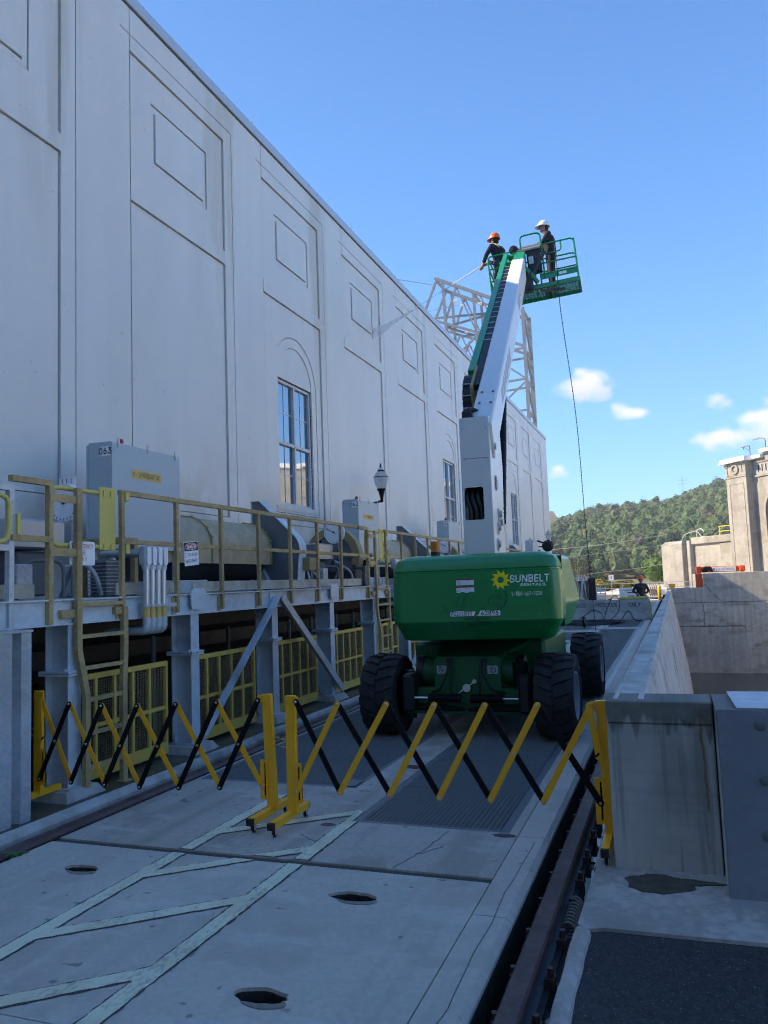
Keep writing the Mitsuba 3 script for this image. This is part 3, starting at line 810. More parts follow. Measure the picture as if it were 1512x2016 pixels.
# ---- hoist machinery, one set per gate
coverP = arc(0, 2.38, .47, 0, 180, 20)


def hoist(n):
    o = PER * n if n >= 0 else -6.95
    far = n >= 2
    where = 'nearest the camera' if n == 0 else 'second along the gallery' if n == 1 else 'at far left' if n < 0 else ('third', 'fourth', 'fifth')[n - 2] + ' along the gallery'
    if n >= 0:
        h = thing('drum_hoist', f'hoist drum under a tan green cover with grey gear guard, {where}', 'hoist', 'drum hoists on the gallery')
        X0 = -6.84
        a, b = 8.9 + o, 11.9 + o
        prof = Polygon([(X0 + x, z) for x, z in coverP] + [(X0 - .47, 2.14), (X0 - .45, 2.14), (X0 - .44, 2.38)] + [(X0 + x * .955, 2.38 + (z - 2.38) * .955) for x, z in reversed(coverP)] + [(X0 + .45, 2.14), (X0 + .47, 2.14)])
        dm = ext(prof, b - a, 'y', a)
        part(h, 'drum_cover', dm, 'drumcover', 30)
        for yy in (9.2, 10.05, 11.85):
            fl = Polygon([(X0 + x * 1.05, 2.38 + (z - 2.38) * 1.05) for x, z in coverP] + [(X0 - .495, 2.14), (X0 - .47, 2.14)] + [(X0 + x * .999, 2.38 + (z - 2.38) * .999) for x, z in reversed(coverP)] + [(X0 + .47, 2.14), (X0 + .495, 2.14)])
            part(h, 'cover_flange', cat(ext(fl, .03, 'y', yy + o), *[cyl((X0 + x * 1.06, yy + o, 2.38 + (z - 2.38) * 1.06), (X0 + x * 1.06, yy + o + .05, 2.38 + (z - 2.38) * 1.06), .016, 6) for x, z in coverP[::2]]), 'oldyellow')
        part(h, 'end_disc', ext(Polygon([(X0 + x * .95, 2.38 + (z - 2.38) * .95) for x, z in coverP]), .02, 'y', b - .06), 'tan')
        prof = []
        for s in np.arange(a + .1, b - .1, .05):
            prof += [(.40, s), (.425, s + .025)]
        part(h, 'drum', lathe([(0, a + .05), (.4, a + .05)] + prof + [(0, b)], 24, 'y', (X0, 0, 2.3)), 'darksteel', 40)
        part(h, 'bearing_bracket', hullpts([(X0 + .1, b + .02, 2.2), (X0 + .36, b + .02, 1.72), (X0 + .46, b + .02, 1.72), (X0 + .2, b + .02, 2.2), (X0 + .1, b + .12, 2.2), (X0 + .36, b + .12, 1.72), (X0 + .46, b + .12, 1.72), (X0 + .2, b + .12, 2.2)]), 'steelblue')
        part(h, 'bed_plate', bx(X0 - .35, X0 + .42, a, a + 1.1, 1.72, 1.9), 'steelblue')
        gd = [(-6.79, 1.72), (-6.79, 3.24), (-6.64, 3.24)] + [(-6.64 + .62 * s, 3.24 - .60 * s) for s in (.3, .6, .9)] + arc(-6.27, 2.36, .38, 38, -20, 8) + [(-5.95, 1.72)]
        part(h, 'gear_guard', ext(Polygon(gd), .2, 'y', 12.02 + o), 'greysteel')
        part(h, 'guard_band', ext(Polygon(gd).buffer(.012, join_style=2).difference(Polygon(gd)), .26, 'y', 11.99 + o), 'steelblue')
        part(h, 'gear_shaft', cyl((X0, 11.6 + o, 2.35), (X0, 12.0 + o, 2.35), .2, 16), 'darksteel')
    k = thing('motor_housing', f'stainless motor housing on stands behind the railing, {where}', 'machine', 'motor housings on the gallery')
    part(k, 'housing', cat(rbx(-6.6, -5.95, 12.85 + o, 13.55 + o, 2.22, 2.52, .02)), 'alu')
    part(k, 'base', cat(rbx(-6.75, -6.5, 12.5 + o, 13.5 + o, 1.72, 2.2, .02), rbx(-6.4, -6.05, 13.0 + o, 13.4 + o, 1.75, 2.2, .02), bx(-6.1, -5.95, 12.55 + o, 12.65 + o, 1.72, 2.2)), 'greysteel')
    part(k, 'switch_box', rbx(-5.95, -5.8, 12.75 + o, 12.95 + o, 1.85, 2.06, .01), 'galv')
    part(k, 'conduit', tube(bend([(-5.75, 13.3 + o, 1.72), (-5.75, 13.3 + o, 2.1), (-5.95, 13.05 + o, 2.1), (-5.95, 12.95 + o, 2.0)], .12), .018, 8), 'greysteel')
    part(k, 'conduit', tube(bend([(-5.62, 13.7 + o, 1.74), (-5.62, 13.6 + o, 2.0), (-5.9, 13.5 + o, 2.2)], .12), .022, 8), 'galv')
    if n >= 0:
        b = thing('tan_box', f'small tan box on a bent pipe stand behind the railing, {where}', 'box', 'tan boxes on stands')
        part(b, 'case', rbx(-6.1, -5.78, 12.15 + o, 12.45 + o, 2.02, 2.24, .01), 'tan')
        part(b, 'stand', cat(tube([(-6.05, 12.2 + o, 2.02), (-6.15, 12.05 + o, 1.72)], .014, 6), tube([(-5.85, 12.2 + o, 2.02), (-5.72, 12.1 + o, 1.72)], .014, 6), tube([(-5.85, 12.4 + o, 2.02), (-5.65, 12.5 + o, 1.72)], .014, 6), bx(-6.2, -5.6, 12.0 + o, 12.55 + o, 1.715, 1.73)), 'galv')
    if n < 0:
        pass
    g = None if n < 0 else thing('gear_wheel', f'tan arched gear guard round a dark spoked gear, {where}', 'gear', 'gear wheels on the gallery')
    cx, cz, yy = -6.27, 2.30, 14.2 + o
    ring = Polygon(arc(cx, cz, .58, 200, -20, 26) + arc(cx, cz, .43, -20, 200, 26))
    if g:
        part(g, 'guard_arch', ext(ring, .22, 'y', yy), 'tan')
    if g:
        part(g, 'guard_skirt', hullpts([(cx - .5, yy + .02, cz + .3), (cx - .75, yy + .02, cz - .1), (cx - .4, yy + .02, cz - .1), (cx - .5, yy + .2, cz + .3), (cx - .75, yy + .2, cz - .1), (cx - .4, yy + .2, cz - .1)]), 'tan')
    if g:
        part(g, 'gear_disc', lathe([(0, .06), (.42, .06), (.42, .16), (0, .16)], 24, 'y', (cx, yy, cz)), 'greysteel')
    if g:
        part(g, 'spokes', cat(*[bar((cx, yy + .04, cz), (cx + .41 * math.cos(a), yy + .04, cz + .41 * math.sin(a)), .05) for a in np.arange(0, 6.2, 1.047)]), 'greysteel')
    if g:
        part(g, 'lower_case', rbx(cx - .5, cx + .52, yy - .05, yy + .3, 1.72, 2.05, .03), 'darksteel')
    d = thing('position_dial', ('white round position dial with black pointer standing behind the railing, ' + where) if n >= 0 else 'white position dial and scale board at far left beside the hooped gate', 'dial', 'position dials on the gallery')
    dx, dz, dy = (-5.94, 2.74, 13.6 + o) if n >= 0 else (-6.1, 2.74, 6.75)
    part(d, 'face', lathe([(0, -.012), (.205, -.012), (.21, -.006), (.21, .02), (0, .02)], 28, 'y', (dx, dy, dz)), 'decalwhite')
    tick = cat(*[bar((dx + .17 * math.cos(a), dy - .014, dz + .17 * math.sin(a)), (dx + .19 * math.cos(a), dy - .014, dz + .19 * math.sin(a)), .008, .004, (0, 1, 0)) for a in np.arange(0, 6.28, .262)])
    part(d, 'tick_marks', tick, 'ink')
    part(d, 'pointer', cat(bar((dx, dy - .02, dz), (dx - .15, dy - .02, dz + .08), .012, .006, (0, 1, 0)), cyl((dx, dy - .03, dz), (dx, dy - .012, dz), .018, 10)), 'ink')
    part(d, 'stand', cat(cyl((dx + .08, dy + .05, 1.72), (dx + .08, dy + .05, 2.7), .03, 8), bar((dx - .1, dy + .05, 1.73), (dx + .08, dy + .05, 2.1), .03)), 'galv')
    if n < 0:
        part(d, 'scale_board', rbx(dx - .1, dx + .12, dy + .03, dy + .045, 2.72, 3.02, .003), 'decalwhite')
        part(d, 'scale_marks', cat(*[bx(dx - .06 + .06 * i, dx - .054 + .06 * i, dy + .026, dy + .031, 2.95, 3.01) for i in range(3)]), 'ink')
    if n >= 0:
        c = thing('control_cabinet', ['large pale blue grey control cabinet numbered 063 with headgate label', 'pale blue grey control cabinet numbered 062 under the globe lamp'][n] if n < 2 else f'far grey control cabinet, {where}, behind the lift', 'cabinet', 'control cabinets on the gallery')
        ca, cb, xa, xb, za, zb = 7.76 + o, 9.17 + o, -6.65, -6.3, 2.36, 3.6
        if n == 1:
            ca, cb = 15.75, 17.05
        part(c, 'body', rbx(xa, xb - .02, ca, cb, za, zb, .006), 'cabinet')
        part(c, 'door', rbx(xb - .019, xb, ca + .005, cb - .005, za + .01, zb - .01, .004), 'cabinet')
        part(c, 'back_flange', bx(xa - .02, xa, ca - .012, cb, za, zb - .03), 'cabinet')
        for yy in (ca + .12, (ca + cb) / 2, cb - .1):
            part(c, 'latch', cat(bx(xb, xb + .012, yy - .02, yy + .02, zb - .06, zb + .05), bx(xb, xb + .02, yy - .01, yy + .01, zb - .05, zb - .02)), 'alu')
        part(c, 'lower_latch', bx(xb, xb + .012, (ca + cb) / 2 - .02, (ca + cb) / 2 + .02, za - .03, za + .03), 'alu')
        for yy in (ca + .05, cb - .09):
            for xx in (xa, xb - .08):
                part(c, 'leg', bx(xx, xx + .05, yy, yy + .05, 1.72, za - .002), 'galv')
        part(c, 'sill_frame', bx(xa, xb + .0, ca, cb, za - .07, za - .003), 'galv')
        part(c, 'beacon', cat(cyl((xb - .2, ca + .42, zb), (xb - .2, ca + .42, zb + .03), .035, 12), lathe([(.036, .03), (.036, .09), (.02, .105), (0, .107)], 14, 'z', (xb - .2, ca + .42, zb))), 'red', 40)
        pl = part(c, 'number_plate', bx(xb - .17, xb - .015, ca - .004, ca - .0005, zb - .18, zb - .06), 'decalwhite')
        part(pl, 'number', text_on(['063', '062', '061', '060', '059', '058'][n], .075, (xb - .0925, ca - .004, zb - .155), '-y', .0015), 'ink')
        if n < 2:
            cy = (ca + cb) / 2 + .0
            lp_ = part(c, 'name_plate', bx(xb, xb + .003, cy - .33, cy + .27, zb - .42, zb - .3), 'labelyellow')
            part(lp_, 'lettering', text_on(['U - 19 HEADGATE #3', 'U - 19 HEADGATE #2'][n], .07, (xb + .003, cy - .03, zb - .395), '+x', .0015, False, .55), 'ink')
        part(c, 'transformer', rbx(-6.62, -6.35, 7.3 + o, 7.62 + o, 1.72, 2.1, .02), 'galv')
        cd = thing('conduit_bank', f'row of four galvanised conduits on the gallery edge, {where}', 'conduit', 'conduit banks')
        for i in range(4):
            yy = 6.70 + .094 * i + o
            xx = XG + .1
            part(cd, 'pipe', cyl((xx, yy, 1.42), (xx, yy, 2.02), .032, 14), 'conduit', 40)
            f = part(cd, 'fitting', cat(rbx(xx - .07, xx + .03, yy - .042, yy + .042, 2.02, 2.22, .02), cyl((xx, yy, 1.98), (xx, yy, 2.03), .042, 12), cyl((xx - .06, yy, 2.16), (xx - .55, yy, 2.16), .035, 10)), 'galv', 40)
            part(f, 'oval_cover', ext(LineString([(yy, 2.055), (yy, 2.18)]).buffer(.032), .012, 'x', xx + .031), 'decalwhite')
            part(cd, 'band', cyl((xx, yy, 1.49), (xx, yy, 1.6), .0345, 14), 'labelyellow', 40)
            part(cd, 'coupling', cyl((xx, yy, 1.6), (xx, yy, 1.625), .044, 12), 'galv')
            part(cd, 'elbow', tube(bend([(xx, yy, 1.49), (xx, yy, 1.36), (xx - .5, yy, 1.36)], .07), .04, 12), 'galv', 40)
        part(cd, 'strut', cat(bx(XG + .05, XG + .09, 6.72 + o, 7.24 + o, 1.59, 1.63), bx(XG + .003, XG + .05, 6.72 + o, 6.76 + o, 1.5, 1.64)), 'galv')
        rb = thing('resistor_stack', f'ribbed grey resistor stack below the cabinet stand, {where}', 'resistor', 'resistor stacks')
        part(rb, 'case', rbx(-5.98, -5.76, 7.0 + o, 7.25 + o, 1.72, 2.12, .01), 'greysteel')
        part(rb, 'ribs', cat(*[bx(-5.99, -5.75, 6.985 + o, 7.26 + o, z, z + .012) for z in np.arange(1.77, 2.1, .04)]), 'galv')
        part(rb, 'support', cat(bx(-6.12, -6.06, 7.0 + o, 7.06 + o, 1.72, 2.36), bx(-5.68, -5.62, 7.3 + o, 7.36 + o, 1.72, 2.36), bx(-6.12, -5.62, 7.06 + o, 7.3 + o, 2.3, 2.36)), 'oldyellow')


for n in range(-1, 5):
    hoist(n)
# ---- signs hung on the railing
s = thing('emergency_sign', 'small white sign reading emergency use only in red, hung on the gate hoop', 'sign')
part(s, 'board', ext(sbox(5.72, 2.02, 6.05, 2.24).buffer(-.02).buffer(.02), .003, 'x', XG + .008), 'decalwhite')
for i, (t_, w) in enumerate((('EMERGENCY', .28), ('USE', .1), ('ONLY', .13))):
    part(s, 'lettering', text_on(t_, .042, (XG + .011, 5.885, 2.175 - .058 * i), '+x', .001, False, w), 'signred')
s = thing('danger_sign', 'small tilted danger rotating machinery sign hung on the middle rail', 'sign')
sx = XG + .03
tl = lambda m: rot(m, 5, (1, 0, 0), (sx, 7.46, 2.27))
part(s, 'board', tl(bx(sx, sx + .003, 7.46, 7.74, 2.02, 2.29)), 'decalwhite')
part(s, 'header', tl(bx(sx + .003, sx + .0045, 7.467, 7.733, 2.185, 2.283)), 'ink')
part(s, 'oval', tl(ext(affinity.scale(Point(7.6, 2.234).buffer(1, 24), .115, .041), .001, 'x', sx + .0045)), 'decalwhite')
part(s, 'oval', tl(ext(affinity.scale(Point(7.6, 2.234).buffer(1, 24), .108, .036), .001, 'x', sx + .0055)), 'signred')
part(s, 'lettering', tl(text_on('DANGER', .042, (sx + .0065, 7.6, 2.213), '+x', .001, True, .17)), 'decalwhite')
part(s, 'lettering', tl(text_on('ROTATING', .036, (sx + .003, 7.63, 2.125), '+x', .001, False, .17)), 'ink')
part(s, 'lettering', tl(text_on('MACHINERY', .036, (sx + .003, 7.6, 2.055), '+x', .001, False, .23)), 'ink')
part(s, 'arrow_symbol', tl(ext(LineString(arc(7.505, 2.14, .024, 30, 300, 14)).buffer(.006), .001, 'x', sx + .003)), 'steelblue')
# ---- galvanised column and grey rail frame at the left edge
c = thing('galvanised_column', 'wide galvanised corrugated steel column at the left edge of the picture', 'column')
part(c, 'sheet', ext(Polygon([(-5.3, 5.11), (-4.955, 5.11), (-4.945, 5.1), (-4.945, 4.995), (-5.03, 4.975), (-5.03, 4.925), (-4.95, 4.905), (-4.95, 4.3), (-5.3, 4.3)]), 1.52, 'z', -.06), 'galv')
part(c, 'cap_beam', bx(-5.3, -4.94, 4.2, 5.115, 1.462, 1.482), 'galv')
f = thing('grey_rail_frame', 'grey aluminium rail frame at the left edge above the galvanised column', 'railing')
part(f, 'post', bx(-5.14, -5.09, 5.01, 5.06, 1.48, 2.68), 'galv')
part(f, 'top_rail', bx(-5.14, -5.09, 4.0, 5.01, 2.63, 2.68), 'galv')
part(f, 'mid_rail', bx(-5.14, -5.09, 4.0, 5.01, 2.13, 2.18), 'galv')
part(f, 'hoop', tube(bend([(-5.06, 4.3, 2.58), (-5.06, 4.97, 2.58), (-5.06, 4.97, 2.2), (-5.06, 4.3, 2.2)], .1), .02, 10), 'gateyellow', 40)
part(f, 'stop_plate', bx(-5.085, -5.06, 5.065, 5.1, 2.27, 2.44), 'gateyellow')
# ---- globe lamps on wall brackets
for i, (lx, ly, lz, sc) in enumerate(((-6.9, 18.9, 4.42, 1.0), (-6.9, 47.9, 4.25, 1.0))):
    l = thing('globe_lamp', ['acorn globe lamp on a black wall bracket above cabinet 062', 'far acorn globe lamp on the powerhouse wall behind the lift hood'][i], 'lamp', 'acorn lamps on the wall')
    at = (lx, ly, lz)
    part(l, 'globe', lathe([(.10, -.24), (.14, -.17), (.175, -.05), (.185, .05), (.18, .06)], 22, 'z', at), 'globe', True)
    part(l, 'cap', lathe([(.19, .06), (.18, .1), (.13, .17), (.08, .21), (.08, .24), (.045, .31), (0, .32)], 22, 'z', at), 'globe', 30)
    part(l, 'collar', cat(lathe([(.085, .21), (.095, .225), (.085, .24)], 18, 'z', at), lathe([(.19, .05), (.197, .06), (.19, .07)], 22, 'z', at)), 'blackpaint')
    part(l, 'finial', lathe([(.03, .31), (.02, .35), (.022, .38), (.012, .42), (0, .425)], 12, 'z', at), 'blackpaint', True)
    part(l, 'stem', lathe([(.115, -.24), (.11, -.27), (.08, -.3), (.055, -.42), (.04, -.48), (.04, -.58), (0, -.6)], 16, 'z', at), 'blackpaint', 40)
    part(l, 'bracket', tube(bend([(lx, ly, lz - .55), (lx - .3, ly, lz - .62), (XW, ly, lz - .62)], .1), .03, 8), 'blackpaint')

# ================================================================== EXPANDING BARRIERS
def barrier(label, tops, bots, yb, posts, black_front, wheels_at, flip):
    b = thing('expanding_barrier', label, 'barrier', 'yellow and black expanding barriers')
    n = len(tops)

    def slat(p, q, y, m, w=.042):
        p, q = np.array(p), np.array(q)
        d = (q - p) / np.linalg.norm(q - p) * .012
        L = LineString([p - d * 0, q]).buffer(w / 2, quad_segs=6)
        return part(b, 'slat', ext(L, .006, 'y', y - .003), m)

    def pin(p, y):
        part(b, 'pin', lathe([(0, -.009), (.008, -.008), (.011, -.003), (.011, .004), (0, .004)], 12, 'y', (p[0], y, p[1])), 'chrome', 40)
    for i in range(n):
        yf, yk = yb - .006, yb + .004
        if not flip:   # yellow falls to the right, black rises to the right in front
            if i + 1 < n:
                slat(tops[i], bots[i + 1], yk, 'newyellow')
                slat(bots[i], tops[i + 1], yf, 'blackpaint')
        else:
            if i + 1 < n:
                slat(tops[i], bots[i + 1], yk, 'blackpaint')
                slat(bots[i], tops[i + 1], yf, 'newyellow')
        if i + 1 < n:
            mid = (np.array(tops[i]) + np.array(bots[i + 1]) + np.array(bots[i]) + np.array(tops[i + 1])) / 4
            pin(mid, yf - .004)
        pin(tops[i], yf - .004)
        pin(bots[i], yf - .004)
    for (px, side, lean, foot) in posts:
        z0 = .10
        h = .05
        top = np.array([px + lean, yb + .035, .945])
        bot = np.array([px, yb + .035, z0])
        part(b, 'post', bar(bot, top, .075, .04, (0, 1, 0)), 'newyellow')
        sx = px + side * .056
        part(b, 'slot_plate', ext(sbox(sx - .032, .17, sx + .032, .46).difference(LineString([(sx + .008, .2), (sx + .008, .43)]).buffer(.0065)), .005, 'y', yb + .008), 'newyellow')
        part(b, 'slot_channel', bx(sx - .03, sx + .03, yb + .02, yb + .026, .18, .45), 'blackpaint')
        part(b, 'top_lug', cat(bx(px + lean + min(0, side * .07), px + lean + max(0, side * .07), yb + .006, yb + .016, .885, .94)), 'newyellow')
        if foot:
            part(b, 'foot', bar((px - .02, yb - .26, .085), (px - .02, yb + .30, .085), .05, .05), 'newyellow')
            for yy in (yb - .285, yb + .305):
                part(b, 'end_cap', bx(px - .045, px + .005, yy - .004 if yy < yb else yy - .006, yy + .026 if yy < yb else yy + .004, .062, .108), 'black')
            for yy in (yb - .23, yb + .27):
                c = part(b, 'caster', cat(lathe([(0, -.01), (.016, -.01), (.026, -.006), (.026, .006), (.016, .01), (0, .01)], 16, 'x', (px - .02, yy + .01, .026)), ), 'black', 30)
                part(c, 'fork', cat(bx(px - .036, px - .033, yy - .012, yy + .016, .02, .06), bx(px - .007, px - .004, yy - .012, yy + .016, .02, .06), bx(px - .036, px - .004, yy - .012, yy + .016, .053, .06)), 'chrome')
        for z in (.62, .565):
            part(b, 'hook', bar((px - side * .03 + lean * .6, yb + .035, z), (px - side * .085 + lean * .6, yb + .035, z + .004), .012), 'oldyellow')
    return b


tL = [-5.11, -4.81, -4.48, -4.13, -3.76, -3.39, -3.025]
bL = [-5.12, -4.79, -4.45, -4.11, -3.74, -3.37, -3.005]
B1 = barrier('left yellow and black expanding lattice barrier standing in front of the ladder', [(x, z) for x, z in zip(tL, (.875, .845, .835, .84, .86, .88, .9))], [(x, z) for x, z in zip(bL, (.22, .21, .205, .205, .22, .24, .27))], 5.38, [(-5.165, 1, 0.0, True), (-2.935, -1, -.03, True)], True, None, False)
tR = [-2.675, -2.34, -1.965, -1.61, -1.255, -.9, -.55]
bR = [-2.685, -2.34, -1.96, -1.6, -1.245, -.89, -.53]
B2 = barrier('right yellow and black expanding lattice barrier spanning the deck in front of the green lift', [(x, z) for x, z in zip(tR, (.905, .895, .9, .902, .905, .912, .925))], [(x, z) for x, z in zip(bR, (.26, .27, .277, .28, .284, .293, .305))], 5.32, [(-2.735, 1, 0.0, True), (-.475, -1, -.015, True)], False, None, True)
for b, x, z0, z1, y in ((B1, -5.095, .87, .55, 5.36), (B2, -.565, .92, .6, 5.3)):
    part(b, 'hanging_arm', ext(LineString([(x, z0), (x + .045 if b == B2 else x + .012, z1)]).buffer(.021), .006, 'y', y - .018), 'newyellow')
    part(b, 'arm_hook', ext(LineString([(x + .03, z1 + .005), (x + .045, z1 + .02)]).buffer(.006), .008, 'y', y - .022), 'blackpaint')

# ================================================================== BOOM LIFT
lift = thing('boom_lift', 'green boom lift with white mast and raised boom standing on the deck gratings', 'lift')
TS = T().translate([-2.3, 10.4, 0]).rotate([0, 0, 1], 5)
lug = []
RT, WT = .465, .40
for i in range(20):
    a = 2 * math.pi * i / 20
    for s in (-1, 1):
        da = .0 if s < 0 else math.pi / 20
        pts = []
        for (x, ao, wv) in ((0.01, .12, .075), (.11, .05, .085), (.205, -.02, .09)):
            for dv in (-.5, .5):
                for rr in (RT - .05, RT):
                    aa = a + da + ao * 1.3 + dv * (wv + (.02 if rr < RT else 0)) / RT
                    xx = s * x
                    r2 = rr - (.03 if x > .2 else 0)
                    pts.append([xx, r2 * math.cos(aa), r2 * math.sin(aa)])
        pa = np.array(pts)
        lug.append(hullpts(pa[:8])); lug.append(hullpts(pa[4:]))
tyre = cat(lathe([(.25, -.17), (.28, -.195), (.36, -.208), (.42, -.2), (.435, -.17), (.438, 0), (.435, .17), (.42, .2), (.36, .208), (.28, .195), (.25, .17)], 40, 'x'), *lug)
tyreD = D(tyre, 'rubber', 35)
rimD = {s: D(lathe([(.25, .15 * s), (.262, .2 * s), (.245, .197 * s), (.235, .1 * s), (.2, .07 * s), (.08, .06 * s), (.075, .14 * s), (0, .145 * s)], 32, 'x'), 'decalgrey', 35) for s in (-1, 1)}
for i, (x, y) in enumerate(((-3.235, 8.86), (-1.262, 8.86), (-3.235, 12.05), (-1.262, 12.05))):
    w = part(lift, 'wheel', tyreD, tw=T().translate([x, y, RT]).rotate([1, 0, 0], 4 * i + 5))
    part(w, 'rim', rimD[1 if x > -2 else -1], tw=T().translate([x, y, RT]))
    part(w, 'wheel_nuts', cat(*[cyl((.06 * (1 if x > -2 else -1), .13 * math.cos(a), .13 * math.sin(a)), (.1 * (1 if x > -2 else -1), .13 * math.cos(a), .13 * math.sin(a)), .012, 6) for a in np.arange(0, 6.2, .785)]), 'galv', tw=T().translate([x, y, RT]))
# chassis
part(lift, 'chassis', cat(ext(Polygon([(-2.62, .42), (-2.62, .86), (-2.58, .9), (-1.9, .9), (-1.86, .86), (-1.86, .42), (-2.05, .36), (-2.24, .33), (-2.45, .36)]), .1, 'y', 8.72), rbx(-2.56, -1.92, 8.82, 12.1, .36, .86, .03)), 'greenshade')
part(lift, 'chassis_lip', cat(ext(Polygon([(-2.44, .44), (-2.24, .395), (-2.02, .44), (-2.02, .425), (-2.24, .38), (-2.44, .425)]), .02, 'y', 8.695)), 'greenshade')
part(lift, 'frame_tower', cat(rbx(-1.95, -1.48, 9.5, 11.4, .42, 1.03, .04), rbx(-3.1, -2.62, 9.5, 11.4, .42, 1.0, .04)), 'greenshade')
part(lift, 'sloped_cover', hullpts([(-2.62, 8.76, .905), (-1.88, 8.76, .905), (-2.75, 9.6, 1.04), (-1.6, 9.6, 1.04), (-2.75, 10.3, .9), (-1.6, 10.3, .9)]), 'greenshade')
part(lift, 'axle', rbx(-3.0, -1.5, 8.74, 8.98, .36, .55, .02), 'greenshade')
part(lift, 'axle', rbx(-3.0, -1.55, 11.9, 12.2, .36, .6, .02), 'greenshade')
part(lift, 'lower_axle_plate', rbx(-2.95, -1.6, 8.66, 8.9, .27, .345, .01), 'greenshade')
for s, xm in ((-1, -2.62), (1, -1.86)):
    part(lift, 'drive_motor', cat(cyl((xm, 8.95, .72), (xm + s * .16, 8.95, .72), .16, 20)), 'greenshade', 40)
    part(lift, 'motor_flange', cyl((xm + s * .16, 8.95, .72), (xm + s * .24, 8.95, .72), .175, 20), 'black', 40)
    part(lift, 'steering_cylinder', cyl((-2.24 + s * .06, 8.6, .455), (-2.24 + s * .42, 8.6, .455), .048, 16), 'blackpaint', 40)
    part(lift, 'steering_rod', cyl((-2.24 + s * .42, 8.6, .455), (-2.24 + s * .66, 8.6, .455), .018, 12), 'chrome', 40)
    part(lift, 'knuckle', cat(rbx(-2.24 + s * .66 - .07, -2.24 + s * .66 + .07, 8.55, 8.95, .3, .72, .03), cyl((-2.24 + s * .7, 8.8, .2), (-2.24 + s * .7, 8.8, .74), .06, 14)), 'black')
    part(lift, 'tie_bar', cyl((-2.24 + s * .02, 8.62, .335), (-2.24 + s * .7, 8.62, .335), .02, 10), 'blackpaint')
    part(lift, 'hydraulic_hose', cat(tube(smooth_path([(-2.24 + s * .2, 8.68, .86), (-2.24 + s * .22, 8.62, .7), (-2.24 + s * .3, 8.63, .55), (-2.24 + s * .42, 8.72, .5)], 6), .012, 7), tube(smooth_path([(-2.24 + s * .17, 8.69, .84), (-2.24 + s * .17, 8.63, .66), (-2.24 + s * .16, 8.62, .5)], 6), .012, 7)), 'black')
    dl = part(lift, 'decal', bx(-2.24 + s * .29 - .06, -2.24 + s * .29 + .06, 8.716, 8.719, .71, .8), 'decalgrey')
    part(dl, 'pictogram', cat(ext(Point(-2.24 + s * .3, .755).buffer(.032).difference(Point(-2.24 + s * .3, .755).buffer(.025)), .001, 'y', 8.7145), ext(LineString([(-2.24 + s * .3 - .02, .775), (-2.24 + s * .3 + .02, .735)]).buffer(.004), .001, 'y', 8.7145)), 'ink')
    part(lift, 'hose_port', bx(-2.24 + s * .2 - .035, -2.24 + s * .2 + .035, 8.70, 8.72, .84, .88), 'black')
part(lift, 'brake_valve', cat(cyl((-1.64, 8.72, .58), (-1.64, 8.72, .84), .085, 18), cyl((-1.64, 8.72, .84), (-1.64, 8.72, .88), .04, 12)), 'blackpaint', 40)
part(lift, 'valve_cap', cyl((-1.64, 8.72, .5), (-1.64, 8.72, .579), .045, 14), 'alu', 40)
part(lift, 'tow_latch', cat(cyl((-2.24, 8.70, .56), (-2.24, 8.66, .56), .045, 16), bar((-2.34, 8.665, .5), (-2.15, 8.665, .63), .014), cyl((-2.145, 8.67, .635), (-2.145, 8.65, .635), .025, 10)), 'chrome', 40)
part(lift, 'turntable_ring', cyl((-2.3, 10.4, .86), (-2.3, 10.4, 1.12), .62, 40), 'black', 40)
# superstructure in its own frame (u right, v forward)
def ringloft(levels, vf, r=.1, n=5):
    rings = []
    for z, ul, ur, vb in levels:
        P = []
        for cx, cy, a0 in ((ul + r, vb + r, 180), (ur - r, vb + r, 270)):
            P += arc(cx, cy, r, a0, a0 + 90, n)
        P += [(ur, vf), (ul, vf)]
        rings.append([(x, y, z) for x, y in P])
    m = len(rings[0])
    v = np.array(rings).reshape(-1, 3)
    f = []
    for i in range(len(rings) - 1):
        for j in range(m):
            k = (j + 1) % m
            f += [[i * m + j, i * m + k, (i + 1) * m + k], [i * m + j, (i + 1) * m + k, (i + 1) * m + j]]
    v = np.vstack([v, v[:m].mean(0), v[-m:].mean(0)])
    for j in range(m):
        k = (j + 1) % m
        e = (len(rings) - 1) * m
        f += [[len(v) - 2, k, j], [len(v) - 1, e + j, e + k]]
    return trimesh.Trimesh(v, np.array(f), process=False)


lv = [(1.105, -.70, .87, -1.95), (1.12, -.735, .91, -2.01), (1.295, -.785, 1.0, -2.175), (1.31, -.798, 1.012, -2.195), (1.33, -.80, 1.016, -2.2), (1.6, -.802, 1.02, -2.2), (1.838, -.79, 1.003, -2.2), (1.846, -.78, .99, -2.185), (1.862, -.78, .99, -2.185), (1.87, -.788, 1.0, -2.198),
      (1.94, -.775, .985, -2.185), (1.985, -.752, .96, -2.165), (2.02, -.70, .905, -2.11), (2.037, -.63, .83, -2.02)]
cw = part(lift, 'counterweight', ringloft(lv, -1.3, .13, 8), 'green', 28, tw=TS)
hoodp = [(.5, 1.13), (.90, 1.13), (.95, 1.15), (1.075, 1.42), (1.085, 1.47), (1.075, 1.54), (.98, 1.97), (.94, 2.02), (.88, 2.04), (.5, 2.04)]
hood = lambda s: ext(Polygon([(s * a, b) for a, b in hoodp]), 1.5, 'y', -1.36)
part(lift, 'engine_hood', rot(hood(.88), -7, (0, 0, 1), (1, -1.36, 0)), 'green', 35, tw=TS)
part(lift, 'tank_hood', hood(-.66), 'green', 35, tw=TS)
part(lift, 'hood_seam', bx(.6, 1.0, -1.352, -1.34, 1.2, 2.0), 'black', tw=TS)
part(lift, 'superstructure_deck', bx(-.8, .9, -1.6, 1.2, 1.1, 1.2), 'darksteel', tw=TS)
